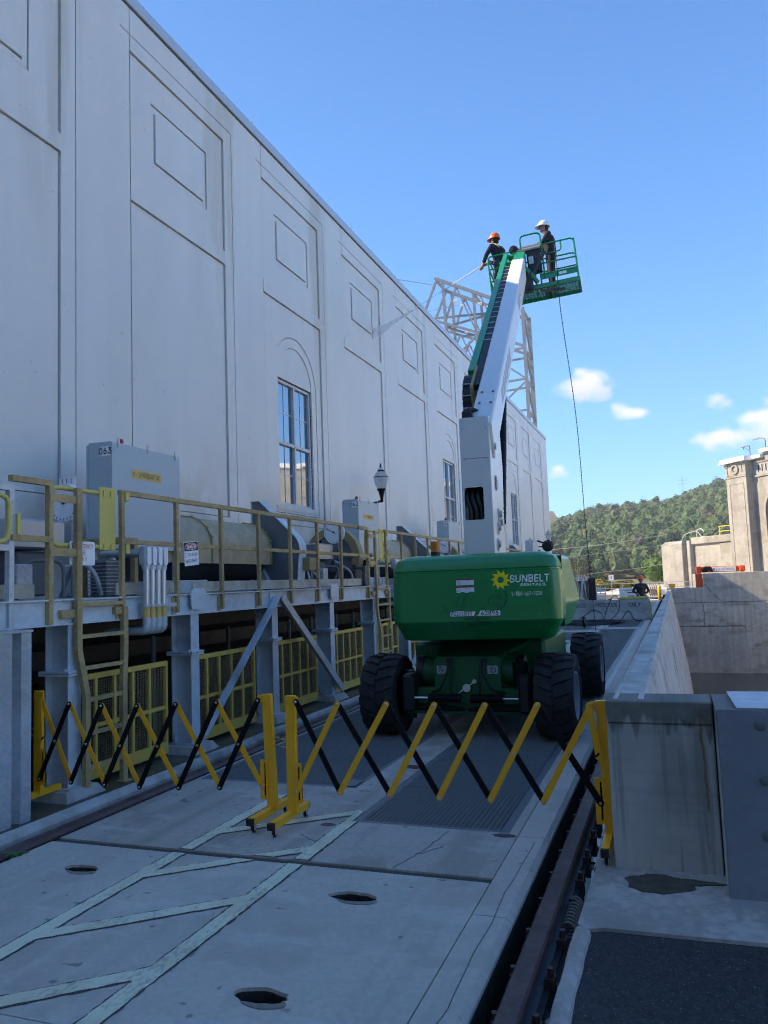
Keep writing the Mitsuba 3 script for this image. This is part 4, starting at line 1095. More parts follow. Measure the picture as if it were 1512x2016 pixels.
part(lift, 'tail_lamp', lathe([(0, -.02), (.06, -.02), (.075, 0), (.06, .02), (0, .02)], 14, 'x', (1.2, -.6, 1.2)), 'black', 40, tw=TS)
bc = part(lift, 'beacon_base', cyl((-.37, -1.78, 2.03), (-.37, -1.78, 2.085), .055, 16), 'black', tw=TS)
part(lift, 'beacon', lathe([(.05, 2.086), (.052, 2.19), (.045, 2.205), (0, 2.207)], 18, 'z', (-.37, -1.78, 0)), 'amber', 40, tw=TS)
part(lift, 'work_lamp', cat(lathe([(0, -.03), (.045, -.028), (.068, 0), (.065, .04), (.04, .06), (0, .065)], 18, 'y', (.845, -1.15, 2.12)), tube([(.83, -1.1, 2.02), (.80, -1.05, 2.16), (.72, -1.05, 2.19)], .01, 6)), 'black', 40, tw=TS)
vf_ = -2.2
# decals and lettering on the counterweight
star = []
for i in range(10):
    a, b2 = 2 * math.pi * i / 10 + .1, 2 * math.pi * (i + .85) / 10 + .1
    star += [(.068 * math.cos(a), .068 * math.sin(a)), (.108 * math.cos(b2), .108 * math.sin(b2))]
sun = Polygon(star).difference(Point(0, 0).buffer(.034))
part(lift, 'sun_emblem', ext(affinity.translate(sun, .40, 1.745), .002, 'y', vf_ - .0025), 'decalyellow', tw=TS)
part(lift, 'company_lettering', text_on('SUNBELT', .074, (.70, vf_ - .0005, 1.715), '-y', .002, True, .41, slant=.05), 'decalwhite', tw=TS)
part(lift, 'company_lettering', text_on('RENTALS', .026, (.735, vf_ - .0005, 1.672), '-y', .002, True, .26), 'decalwhite', tw=TS)
part(lift, 'phone_number', text_on('1-800-667-9328', .042, (.665, vf_ - .0005, 1.573), '-y', .0018, False, .315), 'decalwhite', tw=TS)
part(lift, 'lettering_edge', text_on('JLG', .2, (.121, vf_ - .0, 1.425), '-y', .004, True, .645, slant=.35), 'greenshade', tw=TS)  # larger dark letters behind: painted shadow round the embossing
emb = text_on('JLG', .19, (.12, vf_ - .0, 1.43), '-y', .016, True, .62, slant=.35)
part(lift, 'embossed_lettering', emb, 'green', tw=TS)
pt = part(lift, 'number_plate', bx(-.15, .38, vf_ - .0105, vf_ - .009, 1.375, 1.428), 'decalwhite', tw=TS)
part(pt, 'number', text_on('PC1018|10', .04, (-.03, vf_ - .0105, 1.382), '-y', .001, True, .22), 'ink', tw=TS)
part(pt, 'number', text_on('43895', .04, (.27, vf_ - .0105, 1.382), '-y', .001, True, .19), 'ink', tw=TS)
part(lift, 'plate_scratch', ext(Polygon([(.1, 1.37), (.125, 1.432), (.175, 1.432), (.15, 1.385)]), .0012, 'y', vf_ - .013), 'green', tw=TS)
part(lift, 'web_address', text_on('www.jlg.com', .03, (.135, vf_ - .0005, 1.333), '-y', .0018, True, .27), 'ink', tw=TS)
for i, z in enumerate((1.735, 1.655)):
    d_ = part(lift, 'warning_decal', bx(-.075, .115, vf_ - .003, vf_ - .001, z - .033, z + .033), 'decalwhite', tw=TS)
    part(d_, 'header', bx(-.075, .115, vf_ - .004, vf_ - .0032, z + .02, z + .034), 'signred', tw=TS)
    part(d_, 'pictogram', cat(bx(-.068, -.018, vf_ - .0042, vf_ - .0032, z - .028, z + .014), *[bx(-.005, .1, vf_ - .0042, vf_ - .0032, z - .026 + .012 * k, z - .021 + .012 * k) for k in range(4)]), 'steelblue', tw=TS)
scr = [affinity.translate(wob(0, 0, a_, b_, s_, .9), x_, z_) for s_, (x_, z_, a_, b_) in enumerate([(.12, 1.318, .035, .004), (.07, 1.285, .06, .006), (.2, 1.29, .05, .005), (.27, 1.294, .03, .004), (.86, 1.325, .02, .005), (.9, 1.326, .02, .004)])]
part(lift, 'paint_scrape', ext(unary_union([s_ for s_ in scr]), .002, 'y', vf_ - .0005), 'black', tw=TS)
part(lift, 'scuff_mark', ext(unary_union([affinity.translate(wob(0, 0, .006, .003, i, .9), .74 + .02 * (i % 4) + .1 * (i % 3), 1.5 - .04 * i) for i in range(8)]), .001, 'y', vf_ - .001), 'decalgrey', tw=TS)
# mast (turret): side plates, front plate with opening
mast = part(lift, 'mast_front', ext(sbox(-.19, 2.0, .175, 3.80).buffer(-.03).buffer(.03).difference(sbox(-.165, 2.50, .075, 2.91).buffer(-.03).buffer(.03)), .014, 'y', -.8), 'white', 30, tw=TS)
side = Polygon([(-.79, 1.15), (.45, 1.15), (.42, 2.7), (.55, 3.3), (.40, 3.86), (-.1, 3.98), (-.79, 3.79)])
for u in (-.195, .169):
    part(lift, 'mast_side', ext(side, .012, 'x', u).apply_transform(np.array([[1, 0, 0, 0], [0, 1, 0, 0], [0, 0, 1, 0], [0, 0, 0, 1.]])), 'white', tw=TS)
part(lift, 'mast_top', hullpts([(-.18, -.785, 3.785), (.168, -.785, 3.785), (-.18, -.3, 3.85), (.168, -.3, 3.85), (-.18, -.785, 3.775), (.168, -.785, 3.775), (-.18, -.3, 3.84), (.168, -.3, 3.84)]), 'white', tw=TS)
part(lift, 'mast_seam', cat(bx(-.14, .13, -.803, -.8, 3.272, 3.278), *[cyl((u, -.81, z), (u, -.8, z), .007, 8) for u in (-.15, .14) for z in (3.27, 3.66)]), 'greysteel', tw=TS)
part(lift, 'mast_core', bx(-.17, .15, -.5, -.4, 2.0, 3.7), 'black', tw=TS)
part(lift, 'mast_hoses', cat(*[tube(smooth_path([(u, -.7, 2.3), (u + .02, -.72, 2.6), (u - .03, -.7, 2.8), (u + .01, -.6, 3.0)], 5), .03, 8) for u in (-.12, -.05, .02)]), 'black', 40, tw=TS)
part(lift, 'mast_gap', bx(-.185, .165, -.795, .4, 1.6, 1.99), 'black', tw=TS)
for v, z, L in ((-.55, 3.45, .09), (-.25, 2.6, .09), (-.35, 2.42, .07), (-.1, 2.5, .07), (-.45, 2.2, .07)):
    part(lift, 'mast_pin', cat(cyl((.18, v, z), (.19 + L * .5, v, z), .045, 14), bx(.18, .2, v - .05, v + .05, z - .09, z + .07)), 'alu', tw=TS)
part(lift, 'mast_port', lathe([(0, .0), (.1, .0), (.1, .012), (0, .012)], 20, 'x', (.182, -.35, 3.0)), 'greysteel', tw=TS)
part(lift, 'lift_cylinder', cat(cyl((.1, .6, 2.55), (.1, 1.55, 4.55), .09, 16), cyl((.1, .45, 2.2), (.1, .6, 2.55), .05, 12)), 'blackpaint', 40, tw=TS)
part(lift, 'hose_loop', cat(*[tube(smooth_path([(-.15 + .03 * i, -.62, 3.78), (-.16 + .02 * i, -.6, 3.92 + .01 * i), (-.06 + .02 * i, -.3, 3.95), (.0, .0, 3.85)], 6), .018, 7) for i in range(5)]), 'black', 40, tw=TS)
# boom: u centre, along (v,z)
P0, P1 = np.array([.075, -.5, 3.9]), np.array([.075, 7.0, 8.98])
ax = (P1 - P0) / np.linalg.norm(P1 - P0)
nrm = np.array([0, -ax[2], ax[1]])
Lb = np.linalg.norm(P1 - P0)
def boombox(s0, s1, u0, u1, n0, n1, r=.02):
    b = rbx(u0, u1, s0, s1, n0, n1, r)
    v = np.array(b.vertices)
    w = P0 * [0, 1, 1] + v[:, 1:2] * ax + v[:, 2:3] * nrm + v[:, :1] * np.array([1., 0, 0])
    return trimesh.Trimesh(w, b.faces, process=False)
bpt = lambda s, u, n: P0 * [0, 1, 1] + ax * s + nrm * n + np.array([u, 0, 0])
part(lift, 'base_boom', boombox(-.35, Lb, -.075, .215, -.50, 0), 'white', tw=TS)
part(lift, 'fly_boom', boombox(Lb + .005, Lb + .85, -.055, .195, -.45, -.02), 'greensun', tw=TS)
part(lift, 'boom_stripe', cat(*[boombox(1.2 + .34 * i, 1.45 + .34 * i, .2155, .2175, -.36 - .03 * (i % 2), -.14, .0008) for i in range(6)]), 'decalgrey', tw=TS)
part(lift, 'boom_stripe', boombox(5.9, 6.5, .2155, .2175, -.36, -.14, .0008), 'decalgrey', tw=TS)
part(lift, 'boom_bolts', cat(*[cyl(bpt(s, u, 0), bpt(s, u, .02), .018, 8) for s in (.35, .75) for u in (0, .15)]), 'greysteel', tw=TS)
part(lift, 'carrier_tube', boombox(1.75, Lb + .8, -.31, -.20, -.10, .0, .01), 'greensun', tw=TS)
part(lift, 'carrier_bracket', cat(boombox(Lb + .62, Lb + .8, -.20, -.03, -.16, -.04, .01), boombox(Lb - .1, Lb, -.36, -.06, -.12, -.02, .01)), 'green', tw=TS)
# cable chain: links with pale cross bars, bending under itself at the lower end
cp = [bpt(s, -.125, -.06) for s in np.arange(Lb - .5, 1.2, -.11)]
for i, p in enumerate(cp):
    part(lift, 'chain_link', boombox(Lb - .5 - .11 * i - .1, Lb - .5 - .11 * i, -.20, -.085, -.12, -.03, .008), 'black', tw=TS)
part(lift, 'chain_crossbars', cat(*[boombox(Lb - .5 - .33 * i - .012, Lb - .5 - .33 * i + .012, -.2, -.055, -.03, -.022, .002) for i in range(17)]), 'coping', tw=TS)
R = .3
for i in range(13):
    a = math.pi * i / 12
    c = bpt(1.5 - R * math.sin(a) * 1.4, -.26, -.06 - R * (1 - math.cos(a)))
    t_ = -ax * math.cos(a) * 1.4 - nrm * math.sin(a)
    t_ /= np.linalg.norm(t_)
    o_ = np.cross(t_, [1., 0, 0])
    part(lift, 'chain_link', cat(bar(c - t_ * .056, c + t_ * .056, .15, .10, o_), bar(c - t_ * .03, c + t_ * .03, .165, .06, o_)), 'black', tw=TS)
part(lift, 'chain_crossbars', cat(*[bar(bpt(1.5 - (R + .07) * math.sin(a) * 1.35, -.34, -.06 - R + (R + .07) * math.cos(a)), bpt(1.5 - (R + .07) * math.sin(a) * 1.35, -.18, -.06 - R + (R + .07) * math.cos(a)), .03, .012) for a in np.linspace(.5, 2.8, 6)]), 'coping', tw=TS)
part(lift, 'chain_guide', boombox(1.0, 1.9, -.2, -.17, -.5, .02, .005), 'tan', tw=TS)
# ---- platform (basket) at the boom tip
TB = T().translate([-2.62, 18.25, 8.55]).rotate([0, 0, 1], 3).rotate([0, 1, 0], -4).scale([.95, .9, .92])
TBm = np.array(TB.matrix)
bas = part(lift, 'platform', cat(*[bx(x, x + .012, 0.02, .9, 0, .03) for x in np.arange(-1.06, 1.06, .075)], *[bx(-1.06, 1.06, y, y + .012, .005, .025) for y in np.arange(.06, .9, .075)], bar((-1.08, .0, .03), (1.08, .0, .03), .05, .10), bar((-1.08, .92, .03), (1.08, .92, .03), .05, .10), bar((-1.08, .0, .03), (-1.08, .92, .03), .05, .10), bar((1.08, .0, .03), (1.08, .92, .03), .05, .10), bar((-.4, 0, -.01), (-.4, .92, -.01), .06, .05), bar((.4, 0, -.01), (.4, .92, -.01), .06, .05)), 'green', tw=TB)
rl = lambda pts, r=.021, b=.12: tube(bend(pts, b), r, 8)
part(bas, 'front_rail', cat(rl([(-1.07, 0, .1), (-1.07, 0, 1.1), (-.25, 0, 1.1), (-.25, 0, .1)]), rl([(.18, 0, .1), (.18, 0, 1.12), (1.07, 0, 1.12), (1.07, 0, .1)]), rl([(-1.07, 0, .75), (-.3, 0, .75)]), rl([(.18, 0, .62), (1.07, 0, .62)]), rl([(-1.07, 0, .42), (-.3, 0, .42)]), rl([(.18, 0, .33), (1.07, 0, .33)]), rl([(.2, .0, .86), (.75, 0, .86), (.75, 0, 1.1)], .018, .1)), 'greensun', 40, tw=TB)
part(bas, 'back_rail', cat(rl([(-1.07, .92, .1), (-1.07, .92, 1.1), (1.07, .92, 1.1), (1.07, .92, .1)]), rl([(-1.07, .92, .75), (1.07, .92, .75)]), rl([(-1.07, .92, .42), (1.07, .92, .42)]), rl([(0, .92, .1), (0, .92, 1.1)])), 'green', 40, tw=TB)
part(bas, 'end_rail', cat(*[rl([(x, 0, z), (x, .92, z)]) for x in (-1.07, 1.07) for z in (.42, .75, 1.1)]), 'green', 40, tw=TB)
part(bas, 'panel_guard', cat(rl([(-.22, 0, .9), (-.22, -.02, 1.45), (.28, -.02, 1.45), (.28, 0, .2)], .022, .12)), 'green', 40, tw=TB)
part(bas, 'toe_plate', cat(bx(.18, 1.075, -.006, .006, .2, .36), bx(-1.075, -.3, -.006, .006, .12, .28)), 'greensun', tw=TB)
part(bas, 'decal', bx(.62, .8, -.009, -.0065, .24, .31), 'decalwhite', tw=TB)
part(bas, 'control_box', cat(hullpts([(-.32, -.12, 1.0), (.26, -.12, 1.0), (-.32, .1, 1.22), (.26, .1, 1.22), (-.32, .1, 1.0), (.26, .1, 1.0), (-.32, -.12, 1.04), (.26, -.12, 1.04)])), 'greysteel', tw=TB)
part(bas, 'control_bag', cat(rbx(-.1, .24, -.1, .1, .4, .99, .02)), 'black', tw=TB)
part(bas, 'document_box', rbx(-.06, .06, -.13, -.1, .62, .82, .005), 'galv', tw=TB)
part(bas, 'spot_lamp', lathe([(0, -.04), (.1, -.02), (.12, .05), (.06, .12), (0, .13)], 16, 'y', (-.40, -.08, 1.12)), 'black', 40, tw=TB)
part(lift, 'platform_mount', cat(rbx(-.28, -.02, -.2, .02, -.08, .42, .02), bar((-.25, -.2, -.1), (.35, -.04, .9), .07), bar((.1, -.2, -.15), (.7, .3, -.05), .06)), 'darksteel', tw=TB)
part(lift, 'mount_arm', cat(bar((-.42, -.25, .95), (.1, -.1, .1), .1, .08)), 'green', tw=TB)

# ================================================================== PEOPLE
def flesh(chains, res=.025, passes=6):
    """one continuous surface from tapered bones: chains of (point, radius)"""
    hulls = []
    for ch in chains:
        sph = []
        for p, r in ch:
            r3 = (r, r, r) if np.isscalar(r) else r
            sph.append(m3.Manifold.sphere(1.0, 20).scale(list(r3)).translate(list(map(float, p))))
        hulls += [m3.Manifold.batch_hull([a, b]) for a, b in zip(sph[:-1], sph[1:])] if len(sph) > 1 else sph
    m = m3.Manifold.batch_boolean(hulls, m3.OpType.Add).refine_to_length(res)
    mm = m.to_mesh()
    t = trimesh.Trimesh(np.array(mm.vert_properties[:, :3]), np.array(mm.tri_verts), process=True)
    trimesh.smoothing.filter_taubin(t, .5, .53, passes)
    return t


def helmet_meshes(c, fw, mat_, r=.125):
    """hard hat on a head centred at c, facing direction fw (unit, horizontal)"""
    ang = math.degrees(math.atan2(fw[1], fw[0]))
    shell = lathe([(.128, -.01), (.131, .0), (.126, .05), (.105, .1), (.07, .135), (.03, .148), (0, .15)], 24, 'z')
    shell.vertices = np.array(shell.vertices) * [1.12, 1, 1]
    rim = ext(affinity.scale(Point(.03, 0).buffer(1, 20), .185, .145).difference(affinity.scale(Point(0, 0).buffer(1, 20), .13, .115)), .012, 'z', -.012)
    ridge = tube([(-.13, 0, .06), (-.07, 0, .13), (0, 0, .152), (.07, 0, .13), (.13, 0, .06)], .014, 6)
    m = cat(shell, rim, ridge)
    return moved(rot(m, ang, (0, 0, 1)), *c)


def person(label, at, face, lean, arms, hat, gear=None, scale=1.0, top='navy', legs='trouser', headtilt=0.0):
    """standing figure; face: heading of the body in degrees from +x; arms: [(elbow, wrist), (elbow, wrist)] in body frame (f forward, s left, z up)"""
    p = thing('person', label, 'person')
    th = math.radians(face)
    F, S = np.array([math.cos(th), math.sin(th), 0]), np.array([-math.sin(th), math.cos(th), 0])
    W = lambda f, s, z: np.array(at) + scale * (F * f + S * s + np.array([0, 0, z]))
    l = lean
    hip, chest, neck = (0, 0, .95), (l * .6, 0, 1.28), (l * 1.05, 0, 1.46)
    head = (l * 1.3 + .03 + headtilt, 0, 1.62)
    sc = lambda r: r * scale
    legsM = flesh([[(W(0, s * .09, .93), sc(.125)), (W(.02, s * .11, .52), sc(.078)), (W(-.02, s * .12, .1), sc(.055))] for s in (-1, 1)] + [[(W(0, -.07, .96), sc(.12)), (W(0, .07, .96), sc(.12))]], .03)
    part(p, 'trousers', legsM, legs, True)
    for s in (-1, 1):
        part(p, 'boot', flesh([[(W(-.05, s * .12, .05), sc(.055)), (W(.14, s * .14, .04), sc(.045))], [(W(-.03, s * .12, .05), sc(.055)), (W(-.03, s * .12, .14), sc(.055))]], .025), 'black', True)
    torso = [[(W(*hip), sc(.135)), (W(*chest), sc(.155)), (W(l, 0, 1.40), sc(.10))], [(W(hip[0], -.07, 1.0), sc(.11)), (W(chest[0], -.1, 1.3), sc(.125))], [(W(hip[0], .07, 1.0), sc(.11)), (W(chest[0], .1, 1.3), sc(.125))]]
    hands = []
    for s, (el, wr) in zip((1, -1), arms):
        sh = (l, s * .19, 1.40)
        torso.append([(W(l, s * .08, 1.40), sc(.085)), (W(*sh), sc(.075)), (W(*el), sc(.055))])
        torso.append([(W(*el), sc(.055)), (W(*(np.array(el) * .3 + np.array(wr) * .7)), sc(.047))])
        hands.append((s, el, wr))
    part(p, 'jacket', flesh(torso, .03), top, True)
    skin = [[(W(*neck), sc(.06)), (W(head[0], 0, 1.56), sc(.055))], [(W(head[0], 0, 1.60), sc(.085)), (W(head[0] - .005, 0, 1.68), sc(.095))], [(W(head[0] + .05, 0, 1.585), sc(.05)), (W(head[0] + .03, 0, 1.65), sc(.075))],
            [(W(head[0] + .105, 0, 1.625), sc(.014)), (W(head[0] + .085, 0, 1.655), sc(.014))]]
    skin += [[(W(head[0], s * .092, 1.62), sc(.018)), (W(head[0], s * .095, 1.65), sc(.02))] for s in (-1, 1)]
    part(p, 'head', flesh(skin, .015, 4), 'skin', True)
    part(p, 'hair', flesh([[(W(head[0] - .03, 0, 1.60), sc(.083)), (W(head[0] - .02, 0, 1.69), sc(.096))]], .02, 3), 'hair', True)
    for s in (-1, 1):
        part(p, 'eye', flesh([[(W(head[0] + .088, s * .033, 1.645), sc(.011))]], .01, 0), 'ink', True)
    part(p, 'mouth', flesh([[(W(head[0] + .094, -.02, 1.578), sc(.006)), (W(head[0] + .094, .02, 1.578), sc(.006))]], .01, 0), 'signred', True)
    part(p, 'hard_hat', helmet_meshes(W(head[0], 0, 1.675), F, hat), hat, 35)
    for s, el, wr in hands:
        el, wr = np.array(el), np.array(wr)
        d = (wr - el) / np.linalg.norm(wr - el)
        side = np.cross(d, [0, 0, 1.]) if abs(d[2]) < .9 else np.array([0, 1., 0]) * s
        side /= np.linalg.norm(side)
        nn = np.cross(d, side)
        ch = [[(W(*(el * .35 + wr * .65)), sc(.042)), (W(*wr), sc(.028))], [(W(*(wr + d * .02)), sc(.03)), (W(*(wr + d * .075 + side * .02)), sc(.018))], [(W(*(wr + d * .02)), sc(.03)), (W(*(wr + d * .075 - side * .02)), sc(.018))]]
        for k, (o, Lf) in enumerate(((-.033, .06), (-.011, .072), (.011, .068), (.031, .052))):
            a0 = wr + d * .08 + side * o
            ch.append([(W(*a0), sc(.0095)), (W(*(a0 + d * Lf * .55 + nn * .012)), sc(.0088)), (W(*(a0 + d * Lf * .8 + nn * .035)), sc(.0075))])
        t0 = wr + d * .03 - side * .03 * s
        ch.append([(W(*t0), sc(.013)), (W(*(t0 + d * .035 - side * .025 * s + nn * .01)), sc(.0105)), (W(*(t0 + d * .06 - side * .022 * s + nn * .025)), sc(.009))])
        part(p, 'hand', flesh(ch, .011, 3), 'skin', True)
    if gear == 'harness':
        part(p, 'harness', cat(*[tube(smooth_path([W(l * .5 - .13, s * .06, 1.06), W(l - .155, s * .03, 1.25), W(l - .12, s * .085, 1.42), W(l + .02, s * .10, 1.475)], 5), sc(.016), 6) for s in (-1, 1)], tube(smooth_path([W(l - .17, .0, 1.24), W(l - .24, -.02, 1.0), W(l - .2, -.05, .72), W(-.2, -.1, .75)], 6), sc(.011), 6)), 'labelyellow')
    return p, W


BZ = 8.53 + .04
pO, WO = person('person in orange hard hat and dark shirt on the lift platform holding a wash lance', (-3.50, 18.74, BZ), 148, .10, [((.12, .36, 1.17), (.22, .42, .90)), ((.22, -.16, 1.14), (.36, .10, 1.05))], 'helmetorange', 'harness', .97)
pW, WW = person('person in white hard hat bending over the control panel of the lift platform', (-2.27, 18.78, BZ), 192, .06, [((.20, .24, 1.18), (.42, .12, 1.12)), ((.20, -.24, 1.18), (.42, -.12, 1.14))], 'helmetwhite', None, 1.0, legs='navy', headtilt=.03)
pD, WD = person('person in orange hard hat and black coat standing behind the flood protection barrier', (-1.30, 34.6, 0), -80, .03, [((-.02, .34, 1.15), (.12, .16, 1.0)), ((-.02, -.34, 1.15), (.12, -.16, 1.0))], 'helmetorange', None, .93, top='black', legs='black', headtilt=.04)
# wash lance and water jet
ha, hb = WO(.22, .42, .90), WO(.36, .10, 1.05)
tgt = np.array([XW + .02, 20.55, 8.85])
dl = (tgt - ha) / np.linalg.norm(tgt - ha)
ln = thing('wash_lance', 'thin wash lance held by the person on the lift, pointing at the wall', 'lance')
part(ln, 'pipe', cyl(ha - dl * .25, ha + dl * 1.55, .011, 8), 'coping')
part(ln, 'grip', cyl(ha - dl * .12, ha + dl * .08, .02, 10), 'black')
part(ln, 'lance_hose', tube(smooth_path([ha - dl * .25, ha - dl * .4 + [0, 0, -.2], (-3.05, 18.7, BZ + .3), (-2.9, 18.65, BZ + .04)], 6), .012, 6), 'black')
sp = thing('water_jet', 'thin white water jet running from the lance to the powerhouse wall', 'water')
a0 = ha + dl * 1.55
part(sp, 'jet', tube([a0, a0 + (tgt - a0) * .3, a0 + (tgt - a0) * .7, tgt], [.008, .02, .06, .14], 8), 'spray')
part(sp, 'spray_drift', tube([a0 + (tgt - a0) * .4, a0 + (tgt - a0) * .7 + [0, 0, .02], tgt + [0, 0, .06]], [.015, .05, .11], 8), 'spray')
# supply hose hanging from the platform
hs = solo('supply_hose', 'thin black hose hanging from the lift platform down to the deck', 'hose', tube(smooth_path([(-2.16, 18.5, BZ + .4), (-2.12, 18.2, BZ + .95), (-2.08, 18.16, BZ + .5), (-2.05, 18.18, 7.9), (-1.95, 19.2, 5.6), (-2.0, 20.4, 3.2), (-2.05, 21.6, 1.2), (-2.1, 22.6, .2), (-2.2, 23.6, .03), (-2.0, 25.2, .02), (-2.4, 26.6, .02), (-3.0, 27.6, .02)], 8), .009, 7), 'black', True)
coil = []
for k in range(4):
    r_ = .95 + .08 * k
    coil += [(-2.9 + r_ * math.cos(a), 29.6 + r_ * .8 * math.sin(a) + .1 * k, .03 + .02 * k) for a in np.linspace(0, 2 * math.pi, 14, endpoint=False)]
solo('coiled_hose', 'loose coils of black hose lying in front of the flood protection barrier', 'hose', tube(smooth_path(coil + [(-1.9, 30.9, .1), (-1.75, 31.6, .35), (-1.62, 31.68, .3), (-1.5, 31.55, .05), (-1.2, 31.4, .02)], 4), .02, 6), 'black', True)
solo('looped_cable', 'black cable looped up against the face of the flood protection barrier', 'cable', tube(smooth_path([(-3.6, 31.5, .02), (-3.3, 31.62, .25), (-3.0, 31.66, .42), (-2.7, 31.62, .3), (-2.62, 31.5, .03), (-2.5, 31.6, .4), (-2.3, 31.72, .85), (-2.15, 31.9, .95), (-2.0, 31.7, .7), (-2.1, 31.62, .3), (-2.4, 31.45, .03)], 7), .016, 6), 'black', True)

# ================================================================== FLOOD BARRIER and things beyond it
fb = thing('flood_barrier', 'low concrete barrier stencilled flood protection only across the far end of the deck', 'barrier')
prof = Polygon([(31.72, 0), (31.72, .08), (31.86, .3), (31.93, .8), (32.10, .8), (32.17, .3), (32.3, .08), (32.3, 0)])
part(fb, 'body', ext(prof, 3.75, 'x', -4.65), 'oldconc')
for t_, x, w in (('FLOOD', -3.62, .66), ('PROTECTION', -2.52, .80), ('ONLY', -1.47, .46)):
    m = text_on(t_, .15, (x, 0, 0), '-y', .003, True, w)
    m = moved(rot(m, -8, (1, 0, 0)), 0, 31.895, .53)
    part(fb, 'stencil_lettering', m, 'ink')
part(fb, 'timber_cap', cat(rbx(-2.02, -.93, 31.9, 32.14, .803, .90, .02)), 'gateyellow')
part(fb, 'timber_cap', rbx(-4.3, -3.35, 31.9, 32.14, .803, .88, .02), 'gateyellow')
part(fb, 'end_cap', cat(bx(-.896, -.86, 31.74, 32.28, .02, .70)), 'gateyellow')
part(fb, 'foot_chock', cat(rbx(-1.9, -1.6, 31.55, 31.7, .003, .06, .01)), 'paleconc')
solo('black_panel', 'tall narrow black panel at the far end of the gallery beside the deck', 'panel', rbx(-5.05, -4.6, 51, 51.2, .1, 1.62, .01), 'black')
b = thing('bollard', 'yellow steel bollard standing on the sunlit pavement beyond the parapet', 'bollard')
part(b, 'post', lathe([(.115, 0), (.115, .86), (.09, .93), (.04, .965), (0, .97)], 18, 'z', (-.92, 55.5, 0)), 'bollard', 40)
b = thing('bollard', 'short yellow bollard top peeping over the far end of the parapet', 'bollard')
part(b, 'post', lathe([(.2, 0), (.2, .72), (.25, .74), (.25, .94), (0, .96)], 16, 'z', (-.14, 63.6, 0)), 'bollard', 40)
w = thing('white_rack', 'white slotted metal rack standing beyond the barrier left of the person', 'rack')
part(w, 'panel', ext(sbox(-3.36, .08, -2.25, .86).difference(unary_union([sbox(-2.95, .52, -2.5, .6), sbox(-2.95, .3, -2.5, .36), sbox(-3.1, .7, -2.55, .74)])), .06, 'y', 55), 'whitemetal')
part(w, 'end_post', bx(-3.45, -3.36, 54.98, 55.4, 0, .9), 'whitemetal')
part(w, 'back', bx(-3.3, -2.3, 55.3, 55.36, .08, .84), 'greysteel')
t_ = thing('white_trailer', 'low white trailer with brown hoses hanging over its side behind the bollard', 'trailer')
part(t_, 'box', rbx(-2.1, -.45, 58, 61, .28, .72, .03), 'whitemetal')
for i in range(5):
    part(t_, 'hanging_hose', tube(smooth_path([(-1.75 + .14 * i, 58.1, .95), (-1.7 + .14 * i, 57.92, .8), (-1.62 + .14 * i, 57.93, .4), (-1.55 + .14 * i, 57.94, .2)], 5), .05, 7), 'greybrown', True)
for x in (-1.9, -.7):
    part(t_, 'wheel', lathe([(0, -.08), (.2, -.08), (.22, 0), (.2, .08), (0, .08)], 16, 'x', (x, 59.2, .22)), 'rubber', 40)
part(t_, 'top_rail', cat(bx(-2.1, -.45, 58.02, 58.06, .92, .97), *[bx(x, x + .04, 58.02, 58.06, .72, .92) for x in (-2.1, -1.3, -.5)]), 'whitemetal')
f = thing('grid_fence', 'pale slatted fence section left of the shrubs beyond the barrier', 'fence')
for i, z in enumerate((.12, .3, .48, .66, .84)):
    part(f, 'slat', bx(-5.4, -4.3, 55, 55.05, z, z + .1), 'whitemetal')
for x in (-5.4, -4.95, -4.4):
    part(f, 'post', bx(x, x + .06, 55.051, 55.1, 0, 1.0), 'galv')
g = thing('guard_rail', 'grey horizontal guard rail along the far edge of the pavement', 'railing')
for z in (.98, .55):
    part(g, 'rail', bar((-12, 74, z), (3.2, 74, z), .06), 'galv')
for i in range(9):
    part(g, 'post', bx(-12 + 1.9 * i, -11.94 + 1.9 * i, 74.04, 74.1, -.01, .95), 'galv')
s = thing('small_sign', 'small white square sign on a thin post against the hillside', 'sign')
part(s, 'board', bx(-4.45, -4.1, 60, 60.02, 1.38, 1.78), 'decalwhite')
part(s, 'symbol', cat(bx(-4.3, -4.25, 59.99, 59.998, 1.5, 1.66), bx(-4.34, -4.21, 59.99, 59.998, 1.6, 1.65)), 'ink')
part(s, 'post', bx(-4.3, -4.25, 60.021, 60.06, -.01, 1.5), 'galv')
# orange lift behind the pit wall
o = thing('orange_lift', 'orange telescopic lift parked behind the far pit wall with a white company banner', 'lift')
OL = T().translate([0, 63.3, 1.75]).scale(1.6).translate([0, -38.7, -1.75])
part(o, 'end_box', rbx(.96, 1.27, 38.7, 39.3, .98, 1.68, .02), 'orange', False, tw=OL)
part(o, 'end_panel', rbx(1.02, 1.21, 38.685, 38.7, 1.1, 1.5, .004), 'orange', False, tw=OL)
part(o, 'head', rbx(1.02, 1.24, 38.75, 39.2, 1.685, 2.02, .03), 'orange', False, tw=OL)
part(o, 'boom', rbx(1.25, 2.85, 38.85, 39.15, 1.72, 1.99, .02), 'orange', False, tw=OL)
part(o, 'tail', rbx(2.86, 3.12, 38.8, 39.2, 1.7, 2.0, .05), 'orange', False, tw=OL)
part(o, 'cable_bundle', cat(*[tube(smooth_path([(1.3 + .06 * i, 38.8, 1.75), (1.4 + .06 * i, 38.78, 1.98), (1.55 + .05 * i, 38.8, 1.85), (1.72, 38.82, 1.75)], 5), .03, 6) for i in range(4)]), 'black', True, tw=OL)
ban = part(o, 'banner', bx(1.72, 2.72, 38.83, 38.845, 1.75, 1.96), 'decalwhite', False, tw=OL)
part(ban, 'lettering', text_on('United Rentals', .12, (2.28, 38.83, 1.80), '-y', .003, False, .78), 'ink', False, tw=OL)
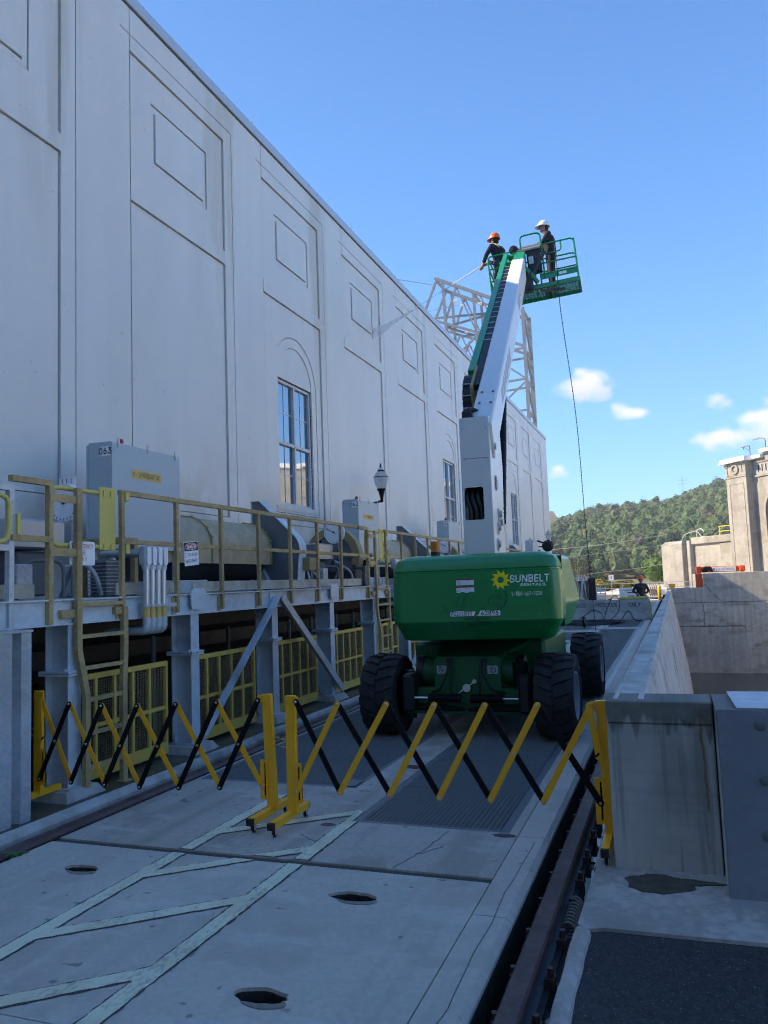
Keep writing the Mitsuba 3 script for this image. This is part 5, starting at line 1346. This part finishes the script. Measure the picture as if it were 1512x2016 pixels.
part(ban, 'emblem', cat(ext(Point(1.81, 1.855).buffer(.055).difference(Point(1.83, 1.855).buffer(.03)), .003, 'y', 38.826)), 'ink', False, tw=OL)
part(o, 'chassis', rbx(1.2, 3.2, 38.9, 40.4, .9, 1.3, .05), 'orange', False, tw=OL)
for x in (1.4, 2.9):
    part(o, 'wheel', lathe([(0, -.15), (.35, -.15), (.4, 0), (.35, .15), (0, .15)], 18, 'y', (x, 40.0, 1.06)), 'rubber', 40, tw=OL)

# ================================================================== SUNLIT CONCRETE GATEHOUSE on the right
A0 = np.array([5.5, 75.0, 0])
dv, nv = np.array([-.6, .8, 0]), np.array([-.8, -.6, 0])
MB = np.eye(4)
MB[:3, 0], MB[:3, 1], MB[:3, 2], MB[:3, 3] = -dv, -nv, [0, 0, 1], A0      # local x = along the wall to the right, y = into the wall
TR = T(MB.tolist())
gh = thing('gatehouse', 'sunlit old concrete gatehouse with carved pilaster and white coping at the right edge', 'building')
P_ = lambda nme, mesh, mt='sunconc', sm=False, **k: part(gh, nme, mesh, mt, sm, tw=TR, **k)
P_('pilaster', cat(rbx(-.05, 2.36, -.75, 2, -1, 9.7, .03), rbx(-.12, 2.42, -.82, 2, 9.703, 9.85, .02), rbx(-.05, 2.36, -.75, 2, 9.853, 11.0, .03)))
P_('pilaster_panel', cat(bx(.35, .4, -.79, -.75, 1, 9.2), bx(2.0, 2.05, -.79, -.75, 1, 9.2), bx(.4, 2.0, -.789, -.75, 9.15, 9.2)))
P_('roundel', cat(lathe([(.24, -.06), (.30, -.13), (.42, -.13), (.44, -.02), (.24, -.02)], 28, 'y', (1.15, -.75, 10.42))), 'sunconc', 30)
for x in (.2, 1.95):
    P_('slot', bx(x - .05, x + .05, -.754, -.745, 10.1, 10.75), 'darksteel')
for x in (-.08, 2.1):
    P_('corbel', bx(x, x + .35, -.83, -.75, 9.86, 10.05))
P_('corbel', bx(-.1, .3, -.84, -.75, 10.72, 10.95))
P_('cap', cat(hullpts([(-.45, -1.15, 11.02), (2.7, -1.15, 11.02), (-.45, 2, 11.02), (2.7, 2, 11.02), (-.3, -1.0, 11.42), (2.55, -1.0, 11.42), (-.3, 2, 11.42), (2.55, 2, 11.42)])), 'whitemetal')
win = Polygon(arc(5.4, 6.6, 1.9, 0, 180, 24) + [(3.5, 1.2), (7.3, 1.2)])
body = Polygon([(2.36, -1), (2.36, 11.1), (3.6, 11.1), (3.6, 11.5), (4.6, 11.5), (4.6, 11.9), (6.3, 11.9), (6.3, 12.3), (16, 12.3), (16, -1)])
win2 = affinity.translate(win, 6.0, 0)
P_('wall', ext(body.difference(win.union(win2)), .5, 'y', .0))
for x0, x1, z in ((2.36, 3.66, 11.1), (3.54, 4.66, 11.5), (4.54, 6.36, 11.9), (6.24, 16.1, 12.3)):
    P_('coping', bx(x0 + .003, x1, -.35, 1.2, z + .003, z + .28), 'whitemetal')
P_('string_course', cat(bx(2.45, 16, -.12, -.001, 9.55, 9.7), bx(2.45, 16, -.08, -.001, 10.75, 10.85)))
for i in range(16):
    P_('dentil_slot', bx(2.95 + .42 * i, 3.1 + .42 * i, -.006, .03, 9.95, 10.55), 'darksteel')
for wi, wp in enumerate((win, win2)):
    dx = 6.0 * wi
    P_('window_surround', ext(wp.buffer(.22).difference(wp).intersection(sbox(-50, 1.2, 50, 50)), .12, 'y', -.06))
    wk = P_('window', cat(*[bx(3.5 + .475 * i + dx - .03, 3.5 + .475 * i + dx + .03, .30, .36, 1.2, 6.6 + math.sqrt(max(0, 1.9 ** 2 - (.475 * i - 1.9) ** 2))) for i in range(1, 8)], *[bx(3.5 + dx, 7.3 + dx, .305, .355, z - .03, z + .03) for z in (2, 2.9, 3.8, 4.7, 5.6, 6.6)]), 'frameside')
    part(wk, 'pane', ext(wp, .01, 'y', .38), 'greysteel', tw=TR)
P_('back_mass', bx(.2, 16, .6, 9, -1, 11.0))
for i in range(6):
    P_('side_mass', rbx(16.05 + 9 * i, 25 + 9 * i, -.5 + .4 * (i % 2), 8, -1, 12.0 - .5 * i, .05))
    P_('side_coping', bx(16.05 + 9 * i, 25 + 9 * i, -.7, 8, 12.01 - .5 * i, 12.4 - .5 * i), 'whitemetal')
# low wing wall
lw = thing('wing_wall', 'lower sunlit concrete wing wall with end pier left of the gatehouse', 'wall')
Q_ = lambda nme, mesh, mt='sunconc', **k: part(lw, nme, mesh, mt, False, tw=TR, **k)
Q_('pier', cat(rbx(-10.1, -6.95, -.5, 1.5, -1, 4.45, .05), hullpts([(-10.1, -.5, 4.453), (-6.95, -.5, 4.453), (-10.1, 1.5, 4.453), (-6.95, 1.5, 4.453), (-9.7, -.2, 4.8), (-7.2, -.2, 4.8), (-9.7, 1.5, 4.8), (-7.2, 1.5, 4.8)])))
Q_('pier', rbx(-6.45, -6.0, -.35, 1.5, -1, 4.75, .05))
Q_('wall', rbx(-6.95, .3, .1, 1.5, -1, 4.35, .03))
Q_('coping', rbx(-6.0, .3, -.2, 1.5, 4.353, 5.0, .06))
Q_('panel', rbx(-2.3, -.5, -.02, .09, .5, 4.3, .02))
Q_('base_course', rbx(-6.0, -.05, -.3, .08, -1, 1.6, .05))
yr = thing('yellow_railing', 'yellow tube railing on top of the wing wall beside the gatehouse', 'railing')
for z in (5.35, 5.8):
    part(yr, 'rail', bar((-2.8, .4, z), (-.1, .4, z), .06), 'bollard', tw=TR)
for x in (-2.8, -1.0, -.7):
    part(yr, 'post', bx(x, x + .06, .44, .5, 5.0, 5.8), 'bollard', tw=TR)
pp = thing('bent_pipe', 'pale bent pipe and cable bracket on top of the wing wall', 'pipe')
part(pp, 'upright', cat(tube(bend([(-5.9, .5, 4.98), (-5.9, .5, 5.75), (-5.2, .5, 5.8), (-4.9, .5, 5.5)], .2), .05, 8)), 'cable', tw=TR)
part(pp, 'loop', tube(smooth_path([(-8.2, .5, 4.8), (-7.6, .4, 5.35), (-6.6, .4, 5.55), (-5.9, .5, 5.6), (-5.2, .4, 5.1), (-4.6, .4, 5.0)], 6), .035, 7), 'cable', tw=TR)
rm = thing('roof_mast', 'small grey pipe frame and bracket on the gatehouse roof', 'mast')
part(rm, 'bracket', cat(tube(bend([(2.2, 0, 11.4), (2.2, 0, 12.35), (1.2, 0, 12.35)], .1), .045, 7), tube([(1.6, 0, 12.3), (2.2, 0, 11.8)], .04, 6), tube([(1.5, 0, 12.3), (1.5, 0, 12.1)], .04, 6), tube(bend([(4.0, 0, 11.5), (4.0, 0, 12.6), (3.6, 0, 12.75), (2.6, 0, 12.75)], .25), .045, 7)), 'greysteel', tw=TR)
for i, pts in enumerate([[(-14.5, 80, 4.4), (-7, 80, 4.75), (-.2, 81.2, 5.5)], [(-14.5, 80, 3.4), (-7, 80, 3.9), (.4, 81.5, 4.6)], [(-8, 84, 2.0), (-3, 84, 2.4), (.4, 83, 2.9)]]):
    solo('overhead_cable', ['upper pale cable running from the gallery end to the wing wall', 'middle pale cable running to the wing wall just below the upper one', 'lowest short cable meeting the pier of the wing wall'][i], 'cable', tube(smooth_path(pts, 8), .012 if i else .02, 6), 'cable', True)

# ================================================================== STEEL LATTICE behind the powerhouse
tr_ = thing('lattice_gantry', 'pale steel lattice gantry and tower rising behind the powerhouse roof', 'gantry')
YA, YB = 64.0, 67.0
mem = []


def M_(a, b, w=.28, y=YA, y2=None):
    part(tr_, 'member', bar((a[0], y, a[1]), (b[0], y if y2 is None else y2, b[1]), w * .62, w * .5, (0, 1, 0)), 'truss')


for y in (YA, YB):
    s = 1.0 if y == YA else 1.02
    M_((-17.7, 27.9), (-10.4, 24.1), .42, y)
    M_((-18.6, 24.5), (-13.2, 22.2), .32, y)
    M_((-13.2, 22.2), (-10.3, 20.9), .32, y)
    M_((-17.6, 27.7), (-18.8, 25.0), .3, y)
    M_((-17.05, 27.4), (-16.8, 20.0), .36, y)
    M_((-14.4, 26.1), (-14.2, 18.5), .34, y)
    M_((-15.9, 26.8), (-16.9, 24.1), .26, y)
    M_((-15.8, 26.7), (-14.4, 23.0), .2, y)
    M_((-13.8, 25.7), (-13.2, 24.3), .2, y)
    M_((-13.7, 22.9), (-15.8, 21.0), .3, y)
    M_((-15.7, 22.6), (-16.2, 21.5), .26, y)
    M_((-15.6, 22.5), (-14.5, 19.8), .2, y)
    M_((-10.3, 24.2), (-10.2, 0), .42 if y == YA else .55, y)
    M_((-13.4, 22.0), (-13.2, 0), .42, y)
    for k, z in enumerate((20.6, 18.0, 15.4, 12.8)):
        M_((-13.3, z), (-10.25, z + .15), .26, y)
        if y == YA:
            M_((-13.3, z - (2.5 if k % 2 else 0)), (-10.25, z - (0 if k % 2 else 2.5)), .2, y)
for x, z in ((-17.7, 27.9), (-18.6, 24.5), (-14.4, 26.1), (-10.35, 24.1), (-16.8, 23.7), (-14.3, 22.7), (-13.3, 22.0), (-13.3, 20.6), (-10.3, 20.6), (-10.25, 18), (-13.3, 15.4), (-10.25, 15.4), (-10.25, 12.8)):
    M_((x, z), (x, z), .22) if False else part(tr_, 'member', bar((x, YA, z), (x, YB, z), .17, .17), 'truss')
for (a, b) in (((-18.6, 24.6), (-13.2, 24.3)), ((-16.8, 23.7), (-13.1, 24.2)), ((-15.6, 22.6), (-13.2, 22.6)), ((-17, 23.6), (-14.2, 22.4))):
    M_(a, b, .28, YA + .5)
for z in (23.0, 20.2, 17.4, 14.6):
    part(tr_, 'member', bar((-10.2, YA, z), (-10.2, YB, z - 2.4), .18, .18), 'truss')
for i, (x, y, z) in enumerate([(-16.2, 65, 26.0), (-15.6, 65, 25.5), (-14.2, 65.5, 25.6), (-13.6, 65.5, 25.2), (-14.8, 65.2, 24.6), (-15.2, 64.5, 22.9)]):
    part(tr_, 'insulator', lathe([(.05, -.2), (.16, -.15), (.08, -.1), (.16, -.05), (.08, 0), (.16, .05), (.08, .1), (.16, .15), (.05, .2)], 12, 'x', (x, y, z)), 'decalwhite', 40)
for i, pts in enumerate([[(-17.7, 64, 27.3), (-22, 50, 24.5), (-30, 30, 22)], [(-15.9, 65, 25.6), (-22, 58, 23), (-32, 45, 21)]]):
    solo('power_line', ['thin wire running left from the peak of the lattice gantry', 'thin wire running left from the middle of the lattice gantry'][i], 'wire', tube(smooth_path(pts, 6), .03, 5), 'cable', True)
dk = thing('roof_equipment', 'small dark fitting on the roof edge beside the lift boom', 'fitting')
part(dk, 'bracket', cat(rbx(XW - .5, XW - .2, 36.0, 36.3, 11.2, 11.55, .03), cyl((XW - .35, 36.15, 11.5), (XW - .35, 36.15, 12.1), .1, 10), rbx(XW - .55, XW - .15, 36.0, 36.35, 12.0, 12.35, .05)), 'greysteel')

# ================================================================== HILL, FOREST, far bits
HX = np.array([-900, -240, -150, -108, -92, -74, -42, -18, -2, 14, 28, 52, 84, 160, 320, 900.])
HZ = np.array([100, 60, 38, 44, 50, 57, 60, 62.5, 63, 67, 73, 78, 82, 92, 104, 120.])


def hz(x, y):
    h = np.interp(x * (800 / np.maximum(y, 330)) * .5 + x * .5, HX, HZ)
    t = np.clip((y - 325) / (800 - 325), 0, 1.35)
    s = np.where(t < 1, t * (1.2 - .2 * t), 1 - (t - 1) * .4)
    return h * s - 1.5 + (meshkit.noise(np.stack([x / 50, y / 50, 0 * x], -1)) - .5) * 9 * np.clip(t * 3, 0, 1)


gx_, gy_ = np.meshgrid(np.linspace(-900, 900, 106), np.linspace(322, 1100, 54))
zz = hz(gx_, gy_)
hv = np.stack([gx_, gy_, zz], -1).reshape(-1, 3)
idx = np.arange(len(hv)).reshape(gx_.shape)
q = np.stack([idx[:-1, :-1], idx[:-1, 1:], idx[1:, 1:], idx[1:, :-1]], -1).reshape(-1, 4)
sstruct('hill', (hv, q), 'earth', True)
# cut bank on the left shoulder of the hill
bank = struct('cut_bank')
part(bank, 'bank_face', hullpts([(-144, 660, 42), (-84, 660, 42), (-144, 660, 57.5), (-90, 660, 56.5), (-144, 690, 59), (-94, 690, 58), (-144, 690, 40), (-84, 690, 40)]), 'embank')
sstruct('shore', bx(-400, 400, 135.01, 335, -3, -.03), 'earth')
lf_v, lf_f, lf_c = [], [], []
ICO = trimesh.creation.icosphere(subdivisions=2)
IV, IF = np.array(ICO.vertices), np.array(ICO.faces)


def crown(cx, cy, cz, r, h, col, n, size, rg, core=True):
    """a lumpy crown: a knobbly body of foliage with leaf clumps standing off its surface"""
    k = rg.integers(6, 11)
    ld = rg.normal(size=(k, 3))
    ld[:, 2] = ld[:, 2] * .6 + .35
    ld /= np.linalg.norm(ld, axis=1, keepdims=True)
    lw = rg.uniform(.22, .5, k)

    def radius(d):
        b = np.exp((d @ ld.T - 1) * 7) * lw
        return .62 + b.max(1)
    b0 = sum(map(len, lf_v))
    if core:
        v = IV * (radius(IV) * .93)[:, None]
        v = v + rg.normal(size=v.shape) * .05
        lf_v.append(v * [r, r, h] + [cx, cy, cz])
        lf_f.append(b0 + IF)
        lf_c.append(np.array(col) * rg.uniform(.75, 1.2, (len(v), 1)))
        b0 += len(v)
    d = rg.normal(size=(n, 3))
    d /= np.linalg.norm(d, axis=1, keepdims=True)
    d[:, 2] = np.where(d[:, 2] < -.3, -d[:, 2], d[:, 2])
    c = d * (radius(d) * rg.uniform(.86, 1.1, n))[:, None] * [r, r, h] + [cx, cy, cz]
    nm = d + rg.normal(size=(n, 3)) * .5
    nm /= np.linalg.norm(nm, axis=1, keepdims=True)
    a = np.cross(nm, rg.normal(size=(n, 3)))
    a /= np.linalg.norm(a, axis=1, keepdims=True)
    b = np.cross(nm, a)
    s = size * rg.uniform(.6, 1.4, (n, 1))
    v = np.stack([c - a * s - b * s * .6, c + a * s - b * s * .5, c + a * s * .3 + b * s], 1).reshape(-1, 3)
    lf_v.append(v)
    lf_f.append(b0 + np.arange(3 * n).reshape(n, 3))
    lf_c.append(np.repeat(np.array(col) * rg.uniform(.75, 1.3, (n, 1)), 3, 0))


PALET = [(.062, .112, .045), (.052, .10, .048), (.074, .122, .05), (.09, .122, .054), (.046, .088, .048), (.08, .108, .055), (.078, .088, .056), (.066, .12, .044)]
rg = np.random.default_rng(11)
cnt = 0
ICOS = [trimesh.creation.icosphere(subdivisions=k) for k in (2, 1)]
for y in np.arange(328, 806, 6.6):
    IV, IF = (np.array(ICOS[int(y > 520)].vertices), np.array(ICOS[int(y > 520)].faces))
    x0, x1 = -.225 * y - 8, .16 * y + 12
    for x in np.arange(x0, x1, 6.8):
        xx, yy = x + rg.uniform(-2.8, 2.8), y + rg.uniform(-2.8, 2.8)
        if -146 < xx < -84 and 610 < yy < 692:
            continue
        z = float(hz(np.array(xx), np.array(yy)))
        big = rg.uniform(.7, 1.4)
        r, h = 4.3 * big, 4.9 * big * rg.uniform(.85, 1.25)
        col = np.array(PALET[rg.choice(8, p=[.22, .2, .15, .1, .13, .08, .05, .07])])
        crown(xx, yy, z + h * 1.1, r, h, col, int(200 if y < 450 else 110), .45 if y < 450 else .55, rg)
        cnt += 1
IV, IF = np.array(ICOS[0].vertices), np.array(ICOS[0].faces)
FV, FF, FC = np.vstack(lf_v), np.vstack(lf_f), np.vstack(lf_c)
scene['forest'] = D(trimesh.Trimesh(FV, FF, process=False), 'leaf', color=FC)
labels['forest'] = {'label': 'dense green deciduous forest covering the hillside behind the dam', 'category': 'forest', 'kind': 'stuff'}
# near shrubs
for i, (x, y, z, r, h, col) in enumerate([(-7.4, 92, .5, 1.6, .9, (.16, .15, .02)), (-5.3, 93, .5, 1.3, .7, (.15, .14, .03)), (-2.0, 120, 2.2, 3.0, 2.6, (.07, .12, .03))]):
    lf_v, lf_f, lf_c = [], [], []
    crown(x, y, z, r, h, col, 420, .16, rg)
    k = thing('shrub', ['yellow green shrub beyond the barrier below the small sign', 'yellow green shrub left of the white rack', 'rounded green bush rising behind the guard rail near the wing wall pier'][i], 'shrub')
    part(k, 'foliage', D(trimesh.Trimesh(np.vstack(lf_v), np.vstack(lf_f), process=False), 'leaf', color=np.vstack(lf_c)))
    part(k, 'stem', cyl((x, y, -.1), (x, y, z + h * .5), .06, 6), 'bark')
u = thing('utility_pole', 'thin bare utility pole on the cut bank at the left shoulder of the hill', 'pole')
part(u, 'pole', tube([(-116, 650, 42), (-116, 650, 79)], [.6, .35], 7), 'bark')
part(u, 'crossarm', bar((-118.4, 650, 75), (-113.6, 650, 75), .5), 'bark')
py = thing('pylon', 'tiny faint transmission pylon on the ridge of the hill', 'pylon')
part(py, 'mast', cat(*[bar((14 + s * 1.6, 804 + q_ * 1.6, 66), (14, 804, 93), .2) for s in (-1, 1) for q_ in (-1, 1)]), 'cable')
part(py, 'arms', cat(bar((9, 804, 86.5), (19, 804, 86.5), .25), bar((10, 804, 90), (18, 804, 90), .25)), 'cable')

# ================================================================== HAZE over the valley
scene['valley_air'] = {'type': 'homogeneous', 'albedo': rgb((.95, .95, .95)), 'sigma_t': .00022}
scene['haze'] = {'type': 'cube', 'to_world': T().translate([0, 450, 65]).scale([1400, 900, 75]), 'bsdf': {'type': 'null'}, 'interior': {'type': 'ref', 'id': 'valley_air'}}
labels['haze'] = {'label': 'thin blue haze in the air of the valley', 'category': 'haze', 'kind': 'stuff'}
scene['camera']['medium'] = {'type': 'ref', 'id': 'valley_air'}
